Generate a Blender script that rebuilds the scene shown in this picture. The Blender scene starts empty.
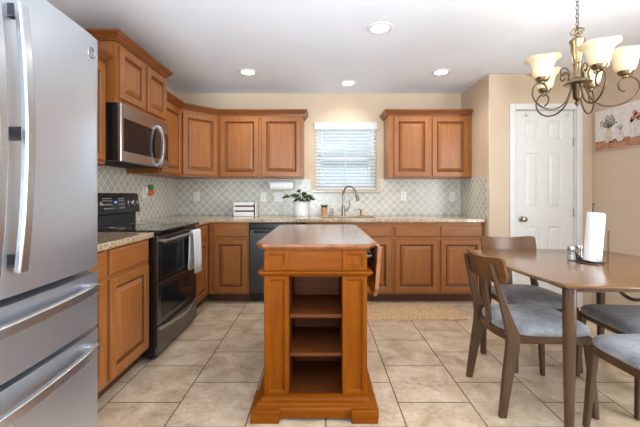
import bpy, bmesh, math, random
from mathutils import Vector, Matrix
random.seed(7)
S = bpy.context.scene
COL = S.collection
PI = math.pi
# ------------------------------------------------------------------ camera
cam = bpy.data.cameras.new('camera')
cam.sensor_width = 36.0
cam.lens = 340.0 / 640.0 * 36.0
cam.shift_y = (194 - 213.5) / 640.0
cam.clip_start = 0.02
camo = bpy.data.objects.new('camera', cam)
COL.objects.link(camo)
camo.location = (0, 0, 1.18)
camo.rotation_euler = (PI / 2, 0, 0)
S.camera = camo
# ------------------------------------------------------------------ world, light, exposure
S.view_settings.view_transform = 'Standard'
S.view_settings.look = 'None'
S.view_settings.gamma = 1.0
S.view_settings.use_curve_mapping = False
S.view_settings.exposure = 0.28
W = bpy.data.worlds.new('world'); S.world = W
W.use_nodes = True
bg = W.node_tree.nodes['Background']
bg.inputs['Color'].default_value = (0.9, 0.95, 1.0, 1)
bg.inputs['Strength'].default_value = 0.65


def area(name, loc, rot, sx, sy, power, color=(1, 1, 1), spread=PI):
    l = bpy.data.lights.new(name, 'AREA'); l.shape = 'RECTANGLE'
    l.size = sx; l.size_y = sy; l.energy = power; l.color = color; l.spread = spread
    o = bpy.data.objects.new(name, l); COL.objects.link(o)
    o.location = loc; o.rotation_euler = rot
    return o


# daylight entering by the glazed openings behind the camera (rear wall and right wall)
area('daylight_rear', (0.5, -2.98, 1.3), (math.radians(120), 0, 0), 3.2, 1.9, 52, (0.88, 0.95, 1.0))
area('daylight_right', (2.83, 0.4, 1.3), (0, math.radians(92), 0), 1.9, 1.9, 95, (0.93, 0.97, 1.0))
# added fill lamp, unseen behind the camera, aimed up to brighten the ceiling
area('ceiling_fill', (-0.3, -1.7, 0.95), (math.radians(131), 0, 0), 0.5, 0.4, 78, (0.8, 0.92, 1.0), math.radians(100))
area('daylight_sink_window', (0.325, 4.50, 1.65), (-PI / 2, 0, 0), 0.75, 0.82, 4.0, (0.9, 0.96, 1.0))

# ------------------------------------------------------------------ materials


def lin(c):
    return tuple(((v / 255) / 12.92 if v / 255 <= 0.04045 else ((v / 255 + 0.055) / 1.055) ** 2.4) for v in c)


class NT:
    def __init__(s, name):
        s.m = bpy.data.materials.new(name); s.m.use_nodes = True
        s.t = s.m.node_tree; s.n = s.t.nodes
        s.b = s.n['Principled BSDF']

    def node(s, typ, **kw):
        n = s.n.new(typ)
        for k, v in kw.items():
            setattr(n, k, v)
        return n

    def link(s, a, b):
        s.t.links.new(a, b)

    def math(s, op, a, b=None, c=None):
        n = s.n.new('ShaderNodeMath'); n.operation = op
        for i, v in enumerate((a, b, c)):
            if v is None: continue
            if isinstance(v, (int, float)): n.inputs[i].default_value = v
            else: s.link(v, n.inputs[i])
        return n.outputs[0]

    def ramp(s, fac, stops):
        r = s.n.new('ShaderNodeValToRGB')
        e = r.color_ramp.elements
        while len(e) > 1: e.remove(e[-1])
        e[0].position = stops[0][0]; e[0].color = (*lin(stops[0][1]), 1)
        for p, c in stops[1:]:
            q = e.new(p); q.color = (*lin(c), 1)
        s.link(fac, r.inputs[0])
        return r.outputs[0]

    def coords(s, scale=(1, 1, 1), kind='Object', loc=(0, 0, 0)):
        tc = s.n.new('ShaderNodeTexCoord'); mp = s.n.new('ShaderNodeMapping')
        mp.inputs['Scale'].default_value = scale; mp.inputs['Location'].default_value = loc
        s.link(tc.outputs[kind], mp.inputs[0])
        return mp.outputs[0]

    def noise(s, vec, scale, detail=4, rough=0.6, dist=0):
        n = s.n.new('ShaderNodeTexNoise')
        n.inputs['Scale'].default_value = scale; n.inputs['Detail'].default_value = detail
        n.inputs['Roughness'].default_value = rough; n.inputs['Distortion'].default_value = dist
        s.link(vec, n.inputs['Vector'])
        return n.outputs['Fac']

    def bump(s, h, strength=0.2, dist=0.01):
        b = s.n.new('ShaderNodeBump'); b.inputs['Strength'].default_value = strength
        b.inputs['Distance'].default_value = dist
        s.link(h, b.inputs['Height']); s.link(b.outputs[0], s.b.inputs['Normal'])

    def mix(s, fac, a, b):
        n = s.n.new('ShaderNodeMix'); n.data_type = 'RGBA'
        for sock, v in ((n.inputs[0], fac), (n.inputs[6], a), (n.inputs[7], b)):
            if isinstance(v, tuple): sock.default_value = (*v, 1)
            elif isinstance(v, (int, float)): sock.default_value = v
            else: s.link(v, sock)
        return n.outputs[2]


def plain(name, rgb, rough=0.5, metal=0.0, var=0.06, scale=12, emit=None, estr=0, coat=0, spec=0.5, sub=0):
    k = NT(name); b = k.b
    f = k.noise(k.coords(), scale, 3)
    lo = tuple(max(0, v * (1 - var)) for v in rgb); hi = tuple(min(255, v * (1 + var)) for v in rgb)
    k.link(k.ramp(f, [(0.3, lo), (0.7, hi)]), b.inputs['Base Color'])
    b.inputs['Roughness'].default_value = rough; b.inputs['Metallic'].default_value = metal
    b.inputs['Coat Weight'].default_value = coat; b.inputs['Specular IOR Level'].default_value = spec
    if emit:
        b.inputs['Emission Color'].default_value = (*lin(emit), 1); b.inputs['Emission Strength'].default_value = estr
    return k.m


def wood(name, dark, mid, light, axis='z', rough=0.36, coat=0.12, stretch=14, scale=3.2, spec=0.4):
    k = NT(name); b = k.b
    sc = {'x': (1, stretch, stretch), 'y': (stretch, 1, stretch), 'z': (stretch, stretch, 1)}[axis]
    v = k.coords(sc)
    f = k.noise(v, scale, 6, 0.62, 0.6)
    g = k.noise(k.coords((2.2, 2.2, 2.2)), 1.6, 2)
    fac = k.math('ADD', k.math('MULTIPLY', f, 0.72), k.math('MULTIPLY', g, 0.28))
    k.link(k.ramp(fac, [(0.25, dark), (0.5, mid), (0.78, light)]), b.inputs['Base Color'])
    b.inputs['Roughness'].default_value = rough
    b.inputs['Specular IOR Level'].default_value = spec
    b.inputs['Coat Weight'].default_value = coat; b.inputs['Coat Roughness'].default_value = 0.18
    k.bump(f, 0.05, 0.004)
    return k.m


def steel(name, rgb, rough=0.28, axis='y', metal=1.0):
    k = NT(name); b = k.b
    sc = {'x': (1, 60, 60), 'y': (60, 1, 60), 'z': (60, 60, 1)}[axis]
    f = k.noise(k.coords(sc), 6, 2)
    k.link(k.ramp(f, [(0.3, tuple(v * 0.985 for v in rgb)), (0.7, tuple(min(255, v * 1.01) for v in rgb))]), b.inputs['Base Color'])
    b.inputs['Metallic'].default_value = metal
    b.inputs['Roughness'].default_value = rough
    b.inputs['Anisotropic'].default_value = 0.3
    return k.m


M = {}
CW = ((128, 74, 32), (149, 91, 43), (166, 109, 58))
M['cabz'] = wood('cabinet_wood_upright', *CW)
M['cabx'] = wood('cabinet_wood_level', *CW, axis='x')
IW = ((106, 50, 2), (126, 65, 2), (142, 80, 4))
M['islz'] = wood('island_wood_upright', *IW, rough=0.45, coat=0.0, spec=0.12)
M['islx'] = wood('island_wood_level', *IW, axis='x', rough=0.45, coat=0.0, spec=0.12)
M['glaze_groove_shade'] = wood('glazed_wood_groove_shade', (84, 44, 18), (98, 54, 24), (112, 64, 30))  # door glaze, with the shade of the grooves painted into the colour
M['crown'] = wood('crown_wood', (104, 56, 24), (124, 70, 32), (140, 84, 42), axis='x')
M['isltop'] = wood('island_top_wood', (104, 54, 26), (138, 82, 46), (168, 112, 74), axis='y', rough=0.25, coat=0.85, stretch=5)
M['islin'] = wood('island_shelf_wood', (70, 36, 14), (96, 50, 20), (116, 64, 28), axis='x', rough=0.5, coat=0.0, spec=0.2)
M['toe'] = wood('toe_kick_wood', (66, 36, 20), (84, 48, 28), (98, 58, 34), axis='x', rough=0.5)
WA = ((58, 40, 26), (80, 57, 38), (100, 73, 50))
M['walz'] = wood('walnut_upright', *WA, rough=0.35)
M['waly'] = wood('walnut_level', *WA, axis='y', rough=0.35)
M['tabletop'] = wood('table_top_wood', (96, 66, 40), (124, 89, 57), (146, 108, 74), axis='x', rough=0.2, coat=0.5, stretch=10)
M['panelwood'] = wood('chair_back_wood', (80, 52, 30), (104, 70, 42), (124, 87, 55), axis='y', rough=0.3)
M['steel'] = steel('brushed_steel', (198, 204, 213), 0.3, 'z', 0.86)
M['steelh'] = steel('handle_steel', (196, 198, 202), 0.27, 'y', 0.95)
M['slate'] = steel('slate_steel', (168, 165, 164), 0.28, 'y')
M['ovensteel'] = steel('dark_oven_steel', (120, 117, 116), 0.26, 'y')
M['dwsteel'] = steel('dark_appliance_steel', (82, 81, 82), 0.36, 'x')
M['nickel'] = plain('brushed_nickel', (150, 144, 136), 0.28, 1.0, 0.03)
M['chrome'] = plain('bright_chrome', (214, 214, 216), 0.12, 1.0, 0.02)
M['fridgebody'] = plain('fridge_side_grey', (88, 88, 92), 0.5, 0.2)
M['rubber'] = plain('dark_gasket', (22, 22, 24), 0.6)
M['black'] = plain('black_enamel', (18, 18, 19), 0.28, 0, 0.04)
M['bglass'] = plain('black_glass', (9, 9, 11), 0.06, 0, 0.02, coat=0.5)
M['ovenglass'] = plain('oven_window_glass', (22, 23, 29), 0.1, 0, 0.02, coat=0.0, spec=0.35)
M['white'] = plain('white_paint', (224, 223, 221), 0.35, 0, 0.01)
M['wplastic'] = plain('white_plastic', (232, 230, 224), 0.4, 0, 0.01)
M['slot'] = plain('dark_slot', (60, 56, 52), 0.6)
M['blind'] = plain('blind_slat_white', (214, 216, 216), 0.45, 0, 0.01)
M['cord'] = plain('blind_cord', (214, 214, 212), 0.7)
M['wall'] = plain('beige_wall_paint', (206, 185, 160), 0.75, 0, 0.012, 3)
M['ceil'] = plain('ceiling_paint', (234, 240, 250), 0.85, 0, 0.01, 3)
M['fabric'] = None
M['brass'] = plain('antique_brass', (158, 142, 114), 0.3, 1.0, 0.1, 20)
M['bronze'] = plain('dark_bronze', (96, 80, 66), 0.38, 0.9, 0.1, 20)
M['ceramic'] = plain('white_ceramic', (226, 225, 222), 0.3, 0, 0.02)
M['terra'] = plain('terracotta', (206, 150, 104), 0.7, 0, 0.05)
M['leaf'] = plain('green_leaf', (52, 76, 40), 0.4, 0, 0.25, 30)
M['soil'] = plain('potting_soil', (58, 44, 34), 0.9)
M['paper'] = plain('paper_towel', (240, 241, 242), 0.85, 0, 0.01, 40)
M['sponge'] = plain('yellow_sponge', (226, 192, 138), 0.9, 0, 0.08, 60)
M['red'] = plain('dark_red_card', (70, 26, 32), 0.7, 0, 0.25, 60)
M['strap'] = plain('dark_strap', (46, 38, 34), 0.6)
M['tomato'] = plain('coral_plastic', (222, 106, 70), 0.4)
M['green'] = plain('green_plastic', (70, 140, 60), 0.4)
M['lens'] = plain('lamp_lens', (255, 250, 240), 0.5, emit=(255, 246, 230), estr=9)
M['bulb'] = plain('frosted_bulb', (255, 246, 230), 0.5, emit=(255, 236, 200), estr=1.3)
M['blue'] = plain('blue_led_digits', (80, 110, 220), 0.4, emit=(110, 150, 255), estr=1.2)
M['mark'] = plain('pale_print', (190, 190, 192), 0.5)
M['dkin'] = plain('dark_opening', (34, 24, 18), 0.7)


def fabric():
    k = NT('grey_blue_upholstery'); b = k.b
    v = k.coords()
    f = k.noise(v, 9, 5, 0.7, 0.8)
    k.link(k.ramp(f, [(0.32, (112, 115, 122)), (0.5, (140, 143, 149)), (0.7, (168, 169, 173))]), b.inputs['Base Color'])
    b.inputs['Roughness'].default_value = 0.85
    b.inputs['Sheen Weight'].default_value = 0.25
    k.bump(k.noise(v, 500, 2), 0.15, 0.002)
    return k.m


M['fabric'] = fabric()


def towelcloth():
    k = NT('towel_terry'); b = k.b
    v = k.coords()
    ch = k.node('ShaderNodeTexChecker'); ch.inputs['Scale'].default_value = 90
    ch.inputs['Color1'].default_value = (*lin((236, 236, 234)), 1); ch.inputs['Color2'].default_value = (*lin((200, 201, 202)), 1)
    k.link(v, ch.inputs['Vector']); k.link(ch.outputs[0], b.inputs['Base Color'])
    b.inputs['Roughness'].default_value = 0.95
    k.bump(k.noise(v, 240, 2), 0.5, 0.004)
    return k.m


M['towel'] = towelcloth()


def granite():
    k = NT('speckled_granite'); b = k.b
    v = k.coords()
    a = k.noise(v, 55, 6, 0.75)
    c = k.noise(v, 130, 3, 0.8)
    d = k.noise(v, 6, 3, 0.6)
    fac = k.math('ADD', k.math('MULTIPLY', a, 0.55), k.math('ADD', k.math('MULTIPLY', c, 0.3), k.math('MULTIPLY', d, 0.15)))
    k.link(k.ramp(fac, [(0.37, (74, 56, 42)), (0.43, (138, 112, 86)), (0.5, (182, 160, 130)), (0.57, (204, 188, 162)), (0.64, (224, 214, 196))]), b.inputs['Base Color'])
    b.inputs['Roughness'].default_value = 0.16; b.inputs['Coat Weight'].default_value = 0.3
    return k.m


M['granite'] = granite()


def floor_mat():
    k = NT('stone_floor_tile'); b = k.b
    tc = k.node('ShaderNodeTexCoord'); sep = k.node('ShaderNodeSeparateXYZ')
    k.link(tc.outputs['Object'], sep.inputs[0])
    u = k.math('ADD', sep.outputs[1], 10 * 0.41 - 0.285 - 0.0)
    w = k.math('ADD', sep.outputs[0], 10 * 0.41 - 0.03)
    cb = k.node('ShaderNodeCombineXYZ'); k.link(u, cb.inputs[0]); k.link(w, cb.inputs[1])
    br = k.node('ShaderNodeTexBrick'); br.offset = 0.5; br.offset_frequency = 2; br.squash = 1.0
    br.inputs['Scale'].default_value = 1.0
    br.inputs['Mortar Size'].default_value = 0.0036
    br.inputs['Mortar Smooth'].default_value = 0.1
    br.inputs['Brick Width'].default_value = 0.41
    br.inputs['Row Height'].default_value = 0.41
    br.inputs['Color1'].default_value = (0.42, 0.42, 0.42, 1); br.inputs['Color2'].default_value = (0.58, 0.58, 0.58, 1)
    br.inputs['Mortar'].default_value = (0, 0, 0, 1)
    k.link(cb.outputs[0], br.inputs['Vector'])
    v = tc.outputs['Object']
    a = k.noise(v, 5.5, 8, 0.68, 0.5)
    c = k.noise(v, 40, 5, 0.7)
    tile = k.math('MULTIPLY', br.outputs['Color'], 0.16)
    fac = k.math('ADD', k.math('ADD', k.math('MULTIPLY', a, 0.62), k.math('MULTIPLY', c, 0.24)), tile)
    col = k.ramp(fac, [(0.36, (150, 126, 100)), (0.45, (184, 161, 134)), (0.54, (206, 185, 158)), (0.66, (224, 207, 184))])
    colr = k.mix(br.outputs['Fac'], col, lin((98, 78, 60)))
    k.link(colr, b.inputs['Base Color'])
    k.link(k.math('ADD', k.math('MULTIPLY', br.outputs['Fac'], 0.4), k.math('MULTIPLY_ADD', a, 0.25, 0.22)), b.inputs['Roughness'])
    h = k.math('SUBTRACT', k.math('MULTIPLY', fac, 0.15), br.outputs['Fac'])
    k.bump(h, 0.3, 0.004)
    return k.m


M['floor'] = floor_mat()


def splash(axis):
    """lantern shaped glazed tile: two families of gently waving diagonal joints"""
    k = NT('lantern_tile_' + axis); b = k.b
    tc = k.node('ShaderNodeTexCoord'); sep = k.node('ShaderNodeSeparateXYZ')
    k.link(tc.outputs['Object'], sep.inputs[0])
    u = sep.outputs[0] if axis == 'x' else sep.outputs[1]
    z = sep.outputs[2]
    p = 0.098
    s = k.math('DIVIDE', k.math('ADD', u, z), p)
    d = k.math('DIVIDE', k.math('SUBTRACT', u, z), p)

    def line(a, o):
        wob = k.math('MULTIPLY', k.math('SINE', k.math('MULTIPLY', o, 2 * PI)), 0.018)
        f = k.math('FRACT', k.math('ADD', k.math('ADD', a, wob), 50.5))
        return k.math('ABSOLUTE', k.math('SUBTRACT', f, 0.5))
    e = k.math('MINIMUM', line(s, d), line(d, s))
    mr = k.node('ShaderNodeMapRange'); mr.inputs[1].default_value = 0.03; mr.inputs[2].default_value = 0.065
    mr.clamp = True
    k.link(e, mr.inputs[0])
    cell = k.node('ShaderNodeTexWhiteNoise'); cell.noise_dimensions = '2D'
    cb = k.node('ShaderNodeCombineXYZ')
    k.link(k.math('FLOOR', k.math('ADD', s, 0.0)), cb.inputs[0]); k.link(k.math('FLOOR', d), cb.inputs[1])
    k.link(cb.outputs[0], cell.inputs['Vector'])
    tilec = k.ramp(cell.outputs['Value'], [(0.0, (181, 180, 171)), (0.5, (189, 187, 177)), (1.0, (197, 194, 183))])
    k.link(k.mix(mr.outputs[0], lin((234, 227, 211)), tilec), b.inputs['Base Color'])
    k.link(k.math('SUBTRACT', 0.6, k.math('MULTIPLY', mr.outputs[0], 0.35)), b.inputs['Roughness'])
    k.bump(mr.outputs[0], 0.25, 0.003)
    return k.m


M['splashx'] = splash('x'); M['splashy'] = splash('y')


def rugmat():
    k = NT('woven_mat'); b = k.b
    v = k.coords()
    a = k.noise(v, 55, 4, 0.8, 1.5)
    k.link(k.ramp(a, [(0.38, (158, 120, 78)), (0.5, (196, 162, 118)), (0.6, (226, 204, 168))]), b.inputs['Base Color'])
    b.inputs['Roughness'].default_value = 0.95
    k.bump(a, 0.5, 0.006)
    return k.m


M['rug'] = rugmat()


def shade_glass():
    k = NT('alabaster_glass'); b = k.b
    f = k.noise(k.coords(), 22, 4, 0.6, 1.0)
    k.link(k.ramp(f, [(0.3, (232, 214, 174)), (0.7, (244, 231, 200))]), b.inputs['Base Color'])
    k.link(k.ramp(f, [(0.3, (255, 226, 176)), (0.7, (255, 240, 212))]), b.inputs['Emission Color'])
    b.inputs['Emission Strength'].default_value = 0.03
    b.inputs['Roughness'].default_value = 0.35
    b.inputs['Transmission Weight'].default_value = 0.0
    return k.m


M['shade'] = shade_glass()


def thin_glass(name, tint=(0.96, 0.98, 1.0), gl=0.12, trans=1.0):
    m = bpy.data.materials.new(name); m.use_nodes = True
    t = m.node_tree; n = t.nodes
    n.remove(n['Principled BSDF'])
    tr = n.new('ShaderNodeBsdfTransparent'); tr.inputs[0].default_value = (*tint, 1)
    g = n.new('ShaderNodeBsdfGlossy'); g.inputs['Roughness'].default_value = 0.03
    mx = n.new('ShaderNodeMixShader'); mx.inputs[0].default_value = gl
    t.links.new(tr.outputs[0], mx.inputs[1]); t.links.new(g.outputs[0], mx.inputs[2])
    t.links.new(mx.outputs[0], n['Material Output'].inputs[0])
    return m


M['pane'] = thin_glass('window_glass', (0.92, 0.96, 0.98), 0.08)
M['screen'] = thin_glass('insect_screen', (0.86, 0.89, 0.9), 0.02)
M['clear'] = thin_glass('clear_glass', (0.85, 0.88, 0.9), 0.22)

# ------------------------------------------------------------------ mesh builder


def crom(pts, n=8):
    pts = [Vector(p) for p in pts]
    out = []
    for i in range(len(pts) - 1):
        p0 = pts[max(i - 1, 0)]; p1 = pts[i]; p2 = pts[i + 1]; p3 = pts[min(i + 2, len(pts) - 1)]
        for k in range(n):
            t = k / n
            out.append(0.5 * ((2 * p1) + (p2 - p0) * t + (2 * p0 - 5 * p1 + 4 * p2 - p3) * t * t + (3 * p1 - p0 - 3 * p2 + p3) * t ** 3))
    out.append(pts[-1])
    return out


class MB:
    def __init__(s):
        s.bm = bmesh.new()

    def face(s, vs):
        try: return s.bm.faces.new(vs)
        except ValueError: return None

    def v(s, *p):
        return s.bm.verts.new(p)

    def box(s, x0, x1, y0, y1, z0, z1):
        c = [s.v(x, y, z) for z in (z0, z1) for y in (y0, y1) for x in (x0, x1)]
        for f in ((0, 2, 3, 1), (4, 5, 7, 6), (0, 1, 5, 4), (2, 6, 7, 3), (0, 4, 6, 2), (1, 3, 7, 5)):
            s.face([c[i] for i in f])
        return s

    def loft(s, rings, closed_ring=True, cap0=True, cap1=True):
        R = [[s.v(*p) for p in r] for r in rings]
        n = len(R[0])
        for a, b in zip(R, R[1:]):
            for i in range(n if closed_ring else n - 1):
                j = (i + 1) % n
                s.face([a[i], a[j], b[j], b[i]])
        if cap0: s.face(list(reversed(R[0])))
        if cap1: s.face(R[-1])
        return s

    def post(s, secs):
        """secs: (xc, yc, z, halfx, halfy) stacked rectangles"""
        return s.loft([[(x - a, y - b, z), (x + a, y - b, z), (x + a, y + b, z), (x - a, y + b, z)] for x, y, z, a, b in secs])

    def prism(s, poly, a, b, axis='z'):
        def P(u, w, h):
            return {'z': (u, w, h), 'y': (u, h, w), 'x': (h, u, w)}[axis]
        return s.loft([[P(u, w, a) for u, w in poly], [P(u, w, b) for u, w in poly]])

    def ring(s, c, ax, r, n=16, ref=None):
        ax = Vector(ax).normalized(); c = Vector(c)
        ref = Vector(ref) if ref else (Vector((0, 0, 1)) if abs(ax.z) < 0.9 else Vector((1, 0, 0)))
        u = ax.cross(ref).normalized(); w = ax.cross(u)
        return [tuple(c + r * (math.cos(2 * PI * i / n) * u + math.sin(2 * PI * i / n) * w)) for i in range(n)]

    def cyl(s, p0, p1, r0, r1=None, n=20):
        r1 = r0 if r1 is None else r1
        ax = Vector(p1) - Vector(p0)
        return s.loft([s.ring(p0, ax, r0, n), s.ring(p1, ax, r1, n)])

    def lathe(s, prof, c=(0, 0, 0), n=28, cap0=True, cap1=True, ax=(0, 0, 1)):
        ax = Vector(ax).normalized(); c = Vector(c)
        return s.loft([s.ring(c + ax * z, ax, max(r, 1e-4), n) for r, z in prof], True, cap0, cap1)

    def tube(s, pts, r, n=10, smooth=8):
        P = crom(pts, smooth) if smooth else [Vector(p) for p in pts]
        if isinstance(r, (int, float)): rr = [r] * len(P)
        else:
            rr = [r[0] + (r[-1] - r[0]) * i / (len(P) - 1) for i in range(len(P))] if len(r) == 2 else r
        rings = []; u = None
        for i, p in enumerate(P):
            t = (P[min(i + 1, len(P) - 1)] - P[max(i - 1, 0)]).normalized()
            if u is None:
                ref = Vector((0, 0, 1)) if abs(t.z) < 0.9 else Vector((1, 0, 0))
                u = t.cross(ref).normalized()
            u = (u - t * u.dot(t)).normalized(); w = t.cross(u)
            rings.append([tuple(p + rr[i] * (math.cos(2 * PI * k / n) * u + math.sin(2 * PI * k / n) * w)) for k in range(n)])
        return s.loft(rings)

    def bar(s, pts, hw, hh, up=(0, 0, 1), smooth=6):
        """rectangular bar along a curve; hw across (perpendicular to up), hh along up"""
        P = crom(pts, smooth) if smooth else [Vector(p) for p in pts]
        up = Vector(up); rings = []
        for i, p in enumerate(P):
            t = (P[min(i + 1, len(P) - 1)] - P[max(i - 1, 0)]).normalized()
            w = t.cross(up).normalized(); q = w.cross(t).normalized()
            rings.append([tuple(p + a * hw * w + b * hh * q) for a, b in ((-1, -1), (1, -1), (1, 1), (-1, 1))])
        return s.loft(rings)

    def ball(s, c, r, n=14, sq=(1, 1, 1)):
        m = n // 2 + 1
        rings = []
        for j in range(m + 1):
            th = PI * j / m
            rr = max(math.sin(th), 1e-3) * r
            rings.append([(c[0] + sq[0] * rr * math.cos(2 * PI * i / n), c[1] + sq[1] * rr * math.sin(2 * PI * i / n), c[2] - sq[2] * r * math.cos(th)) for i in range(n)])
        return s.loft(rings)

    def rectrings(s, u0, u1, w0, w1, prof, P):
        """nested rectangles: prof = [(inset, depth)], P maps (u, w, depth) to a point"""
        rings = [[P(u0 + i, w0 + i, d), P(u1 - i, w0 + i, d), P(u1 - i, w1 - i, d), P(u0 + i, w1 - i, d)] for i, d in prof]
        return s.loft(rings)

    def grid(s, us, ws, mask, a, b, axis='z'):
        """slab of cells, only outer faces; mask(i, j) tells which cells are solid"""
        def P(u, w, h):
            return {'z': (u, w, h), 'y': (u, h, w), 'x': (h, u, w)}[axis]
        cache = {}

        def vv(i, j, k):
            if (i, j, k) not in cache:
                cache[(i, j, k)] = s.v(*P(us[i], ws[j], (a, b)[k]))
            return cache[(i, j, k)]
        ni, nj = len(us) - 1, len(ws) - 1

        def on(i, j):
            return 0 <= i < ni and 0 <= j < nj and mask(i, j)
        for i in range(ni):
            for j in range(nj):
                if not on(i, j): continue
                s.face([vv(i, j, 0), vv(i, j + 1, 0), vv(i + 1, j + 1, 0), vv(i + 1, j, 0)])
                s.face([vv(i, j, 1), vv(i + 1, j, 1), vv(i + 1, j + 1, 1), vv(i, j + 1, 1)])
                if not on(i - 1, j): s.face([vv(i, j, 0), vv(i, j, 1), vv(i, j + 1, 1), vv(i, j + 1, 0)])
                if not on(i + 1, j): s.face([vv(i + 1, j, 0), vv(i + 1, j + 1, 0), vv(i + 1, j + 1, 1), vv(i + 1, j, 1)])
                if not on(i, j - 1): s.face([vv(i, j, 0), vv(i + 1, j, 0), vv(i + 1, j, 1), vv(i, j, 1)])
                if not on(i, j + 1): s.face([vv(i, j + 1, 0), vv(i, j + 1, 1), vv(i + 1, j + 1, 1), vv(i + 1, j + 1, 0)])
        return s

    def sweep(s, paths_pts, prof):
        """profile (out, z) along mitred polyline in XY, outward = right-hand side"""
        s.loft(sweep_rings(paths_pts, prof))
        return s

    def build(s, name, mat, parent=None, bevel=0, smooth=None, world=False, seg=2):
        bm = s.bm
        bmesh.ops.recalc_face_normals(bm, faces=bm.faces)
        if parent is not None and world:
            bm.transform(chain_matrix(parent).inverted())
        me = bpy.data.meshes.new(name); bm.to_mesh(me); bm.free()
        me.materials.append(mat)
        if smooth is not None:
            for p in me.polygons: p.use_smooth = True
            me.set_sharp_from_angle(angle=math.radians(smooth))
        o = bpy.data.objects.new(name, me); COL.objects.link(o)
        if parent is not None: o.parent = parent
        if bevel:
            b = o.modifiers.new('bevel', 'BEVEL'); b.width = bevel; b.segments = seg
            b.limit_method = 'ANGLE'; b.angle_limit = math.radians(40); b.harden_normals = False
        return o


def sweep_rings(path, prof):
    P = [Vector((p[0], p[1])) for p in path]
    N = []
    for i in range(len(P) - 1):
        d = (P[i + 1] - P[i]).normalized(); N.append(Vector((d.y, -d.x)))
    rings = []
    for i, p in enumerate(P):
        if i == 0: m = N[0]
        elif i == len(P) - 1: m = N[-1]
        else:
            m = N[i - 1] + N[i]; m = m / (1 + N[i - 1].dot(N[i]))
        rings.append([(p.x + m.x * o, p.y + m.y * o, z) for o, z in prof])
    return rings


def chain_matrix(o):
    m = Matrix.Identity(4)
    while o is not None:
        m = (Matrix.Translation(o.location) @ o.rotation_euler.to_matrix().to_4x4()) @ m
        o = o.parent
    return m


def thing(name, label, cat, loc=(0, 0, 0), rz=0, group=None):
    o = bpy.data.objects.new(name, None); COL.objects.link(o)
    o.location = loc; o.rotation_euler = (0, 0, rz); o.empty_display_size = 0.1
    o['label'] = label; o['category'] = cat
    if group: o['group'] = group
    return o


def tag(o, label, cat, group=None):
    o['label'] = label; o['category'] = cat
    if group: o['group'] = group
    return o


def struct(o):
    o['kind'] = 'structure'
    return o


def dup(root, loc, rz, label, group=None):
    r = root.copy(); COL.objects.link(r); r.location = loc; r.rotation_euler = (0, 0, rz); r['label'] = label
    if group: r['group'] = group

    def rec(src, dst):
        for ch in list(src.children):
            c = ch.copy(); COL.objects.link(c); c.parent = dst
            rec(ch, c)
    rec(root, r)
    return r


# ------------------------------------------------------------------ room shell
XL, XR, YB, YF, ZC = -1.81, 2.856, 4.28, -3.0, 2.445
XP, YP = 1.775, 3.57            # kitchen return wall and pantry wall
WX0, WX1, WZ0, WZ1 = -0.06, 0.71, 1.23, 2.075   # sink window opening
T = 0.12
struct(MB().box(XL - T, XR + T, YF - T, YB + T, -0.1, 0).build('floor', M['floor']))
struct(MB().box(XL - T, XR + T, YF - T, YB + T, ZC, ZC + 0.1).build('ceiling', M['ceil']))
struct(MB().box(XL - T, XL, YF, YB, 0, ZC).build('wall_left', M['wall']))
struct(MB().grid([XL, WX0, WX1, XP + T], [0, WZ0, WZ1, ZC], lambda i, j: not (i == 1 and j == 1), YB, YB + T, 'y').build('wall_back', M['wall']))
struct(MB().box(XP, XP + T, YP + T, YB, 0, ZC).build('wall_kitchen_right', M['wall']))
DX0, DX1, DZ = 2.05, 2.685, 2.065
struct(MB().grid([XP, DX0, DX1, XR + T], [0, DZ, ZC], lambda i, j: not (i == 1 and j == 0), YP, YP + T, 'y').build('wall_pantry', M['wall'], bevel=0.012))
struct(MB().grid([YF, -0.6, 1.4, YP], [0, 0.35, 2.25, ZC], lambda i, j: not (i == 1 and j == 1), XR, XR + T, 'x').build('wall_right', M['wall']))
struct(MB().grid([XL, -1.1, 2.1, XR], [0, 0.35, 2.25, ZC], lambda i, j: not (i == 1 and j == 1), YF - T, YF, 'y').build('wall_rear', M['wall']))

# sink window: frame, sashes, panes
wf = MB()
fy0, fy1 = YB + 0.055, YB + 0.11
for a in ((WX0, WX0 + 0.035, WZ0, WZ1), (WX1 - 0.035, WX1, WZ0, WZ1), (WX0 + 0.035, WX1 - 0.035, WZ0, WZ0 + 0.035), (WX0 + 0.035, WX1 - 0.035, WZ1 - 0.035, WZ1)):
    wf.box(a[0], a[1], fy0, fy1, a[2], a[3])
win = struct(wf.build('window_1', M['white'], bevel=0.003))
zm = 1.63
MB().box(WX0 + 0.035, WX1 - 0.035, fy0 + 0.005, fy1 - 0.01, zm - 0.022, zm + 0.022).build('meeting_rail', M['white'], win, 0.003)
sb = MB()
for x in (WX0 + 0.035, WX1 - 0.07):
    sb.box(x, x + 0.035, fy0 + 0.008, fy1 - 0.012, WZ0 + 0.035, zm - 0.022)
sb.box(WX0 + 0.07, WX1 - 0.07, fy0 + 0.008, fy1 - 0.012, WZ0 + 0.035, WZ0 + 0.075)
sb.build('lower_sash', M['white'], win, 0.003)
MB().box(WX0 + 0.035, WX1 - 0.035, fy0 + 0.03, fy0 + 0.034, zm + 0.022, WZ1 - 0.035).build('upper_pane', M['pane'], win)
MB().box(WX0 + 0.07, WX1 - 0.07, fy0 + 0.02, fy0 + 0.024, WZ0 + 0.075, zm - 0.022).build('lower_pane', M['pane'], win)
MB().box(WX0 + 0.035, WX1 - 0.035, fy1 - 0.006, fy1 - 0.004, WZ0 + 0.035, zm).build('insect_screen', M['screen'], win)
o = MB().box(-0.115, 0.755, YB - 0.045, YB + 0.05, WZ0 - 0.034, WZ0).build('window_sill', M['granite'], bevel=0.006)
tag(o, 'speckled granite sill ledge under the white blind of the sink window', 'window sill')

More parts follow.
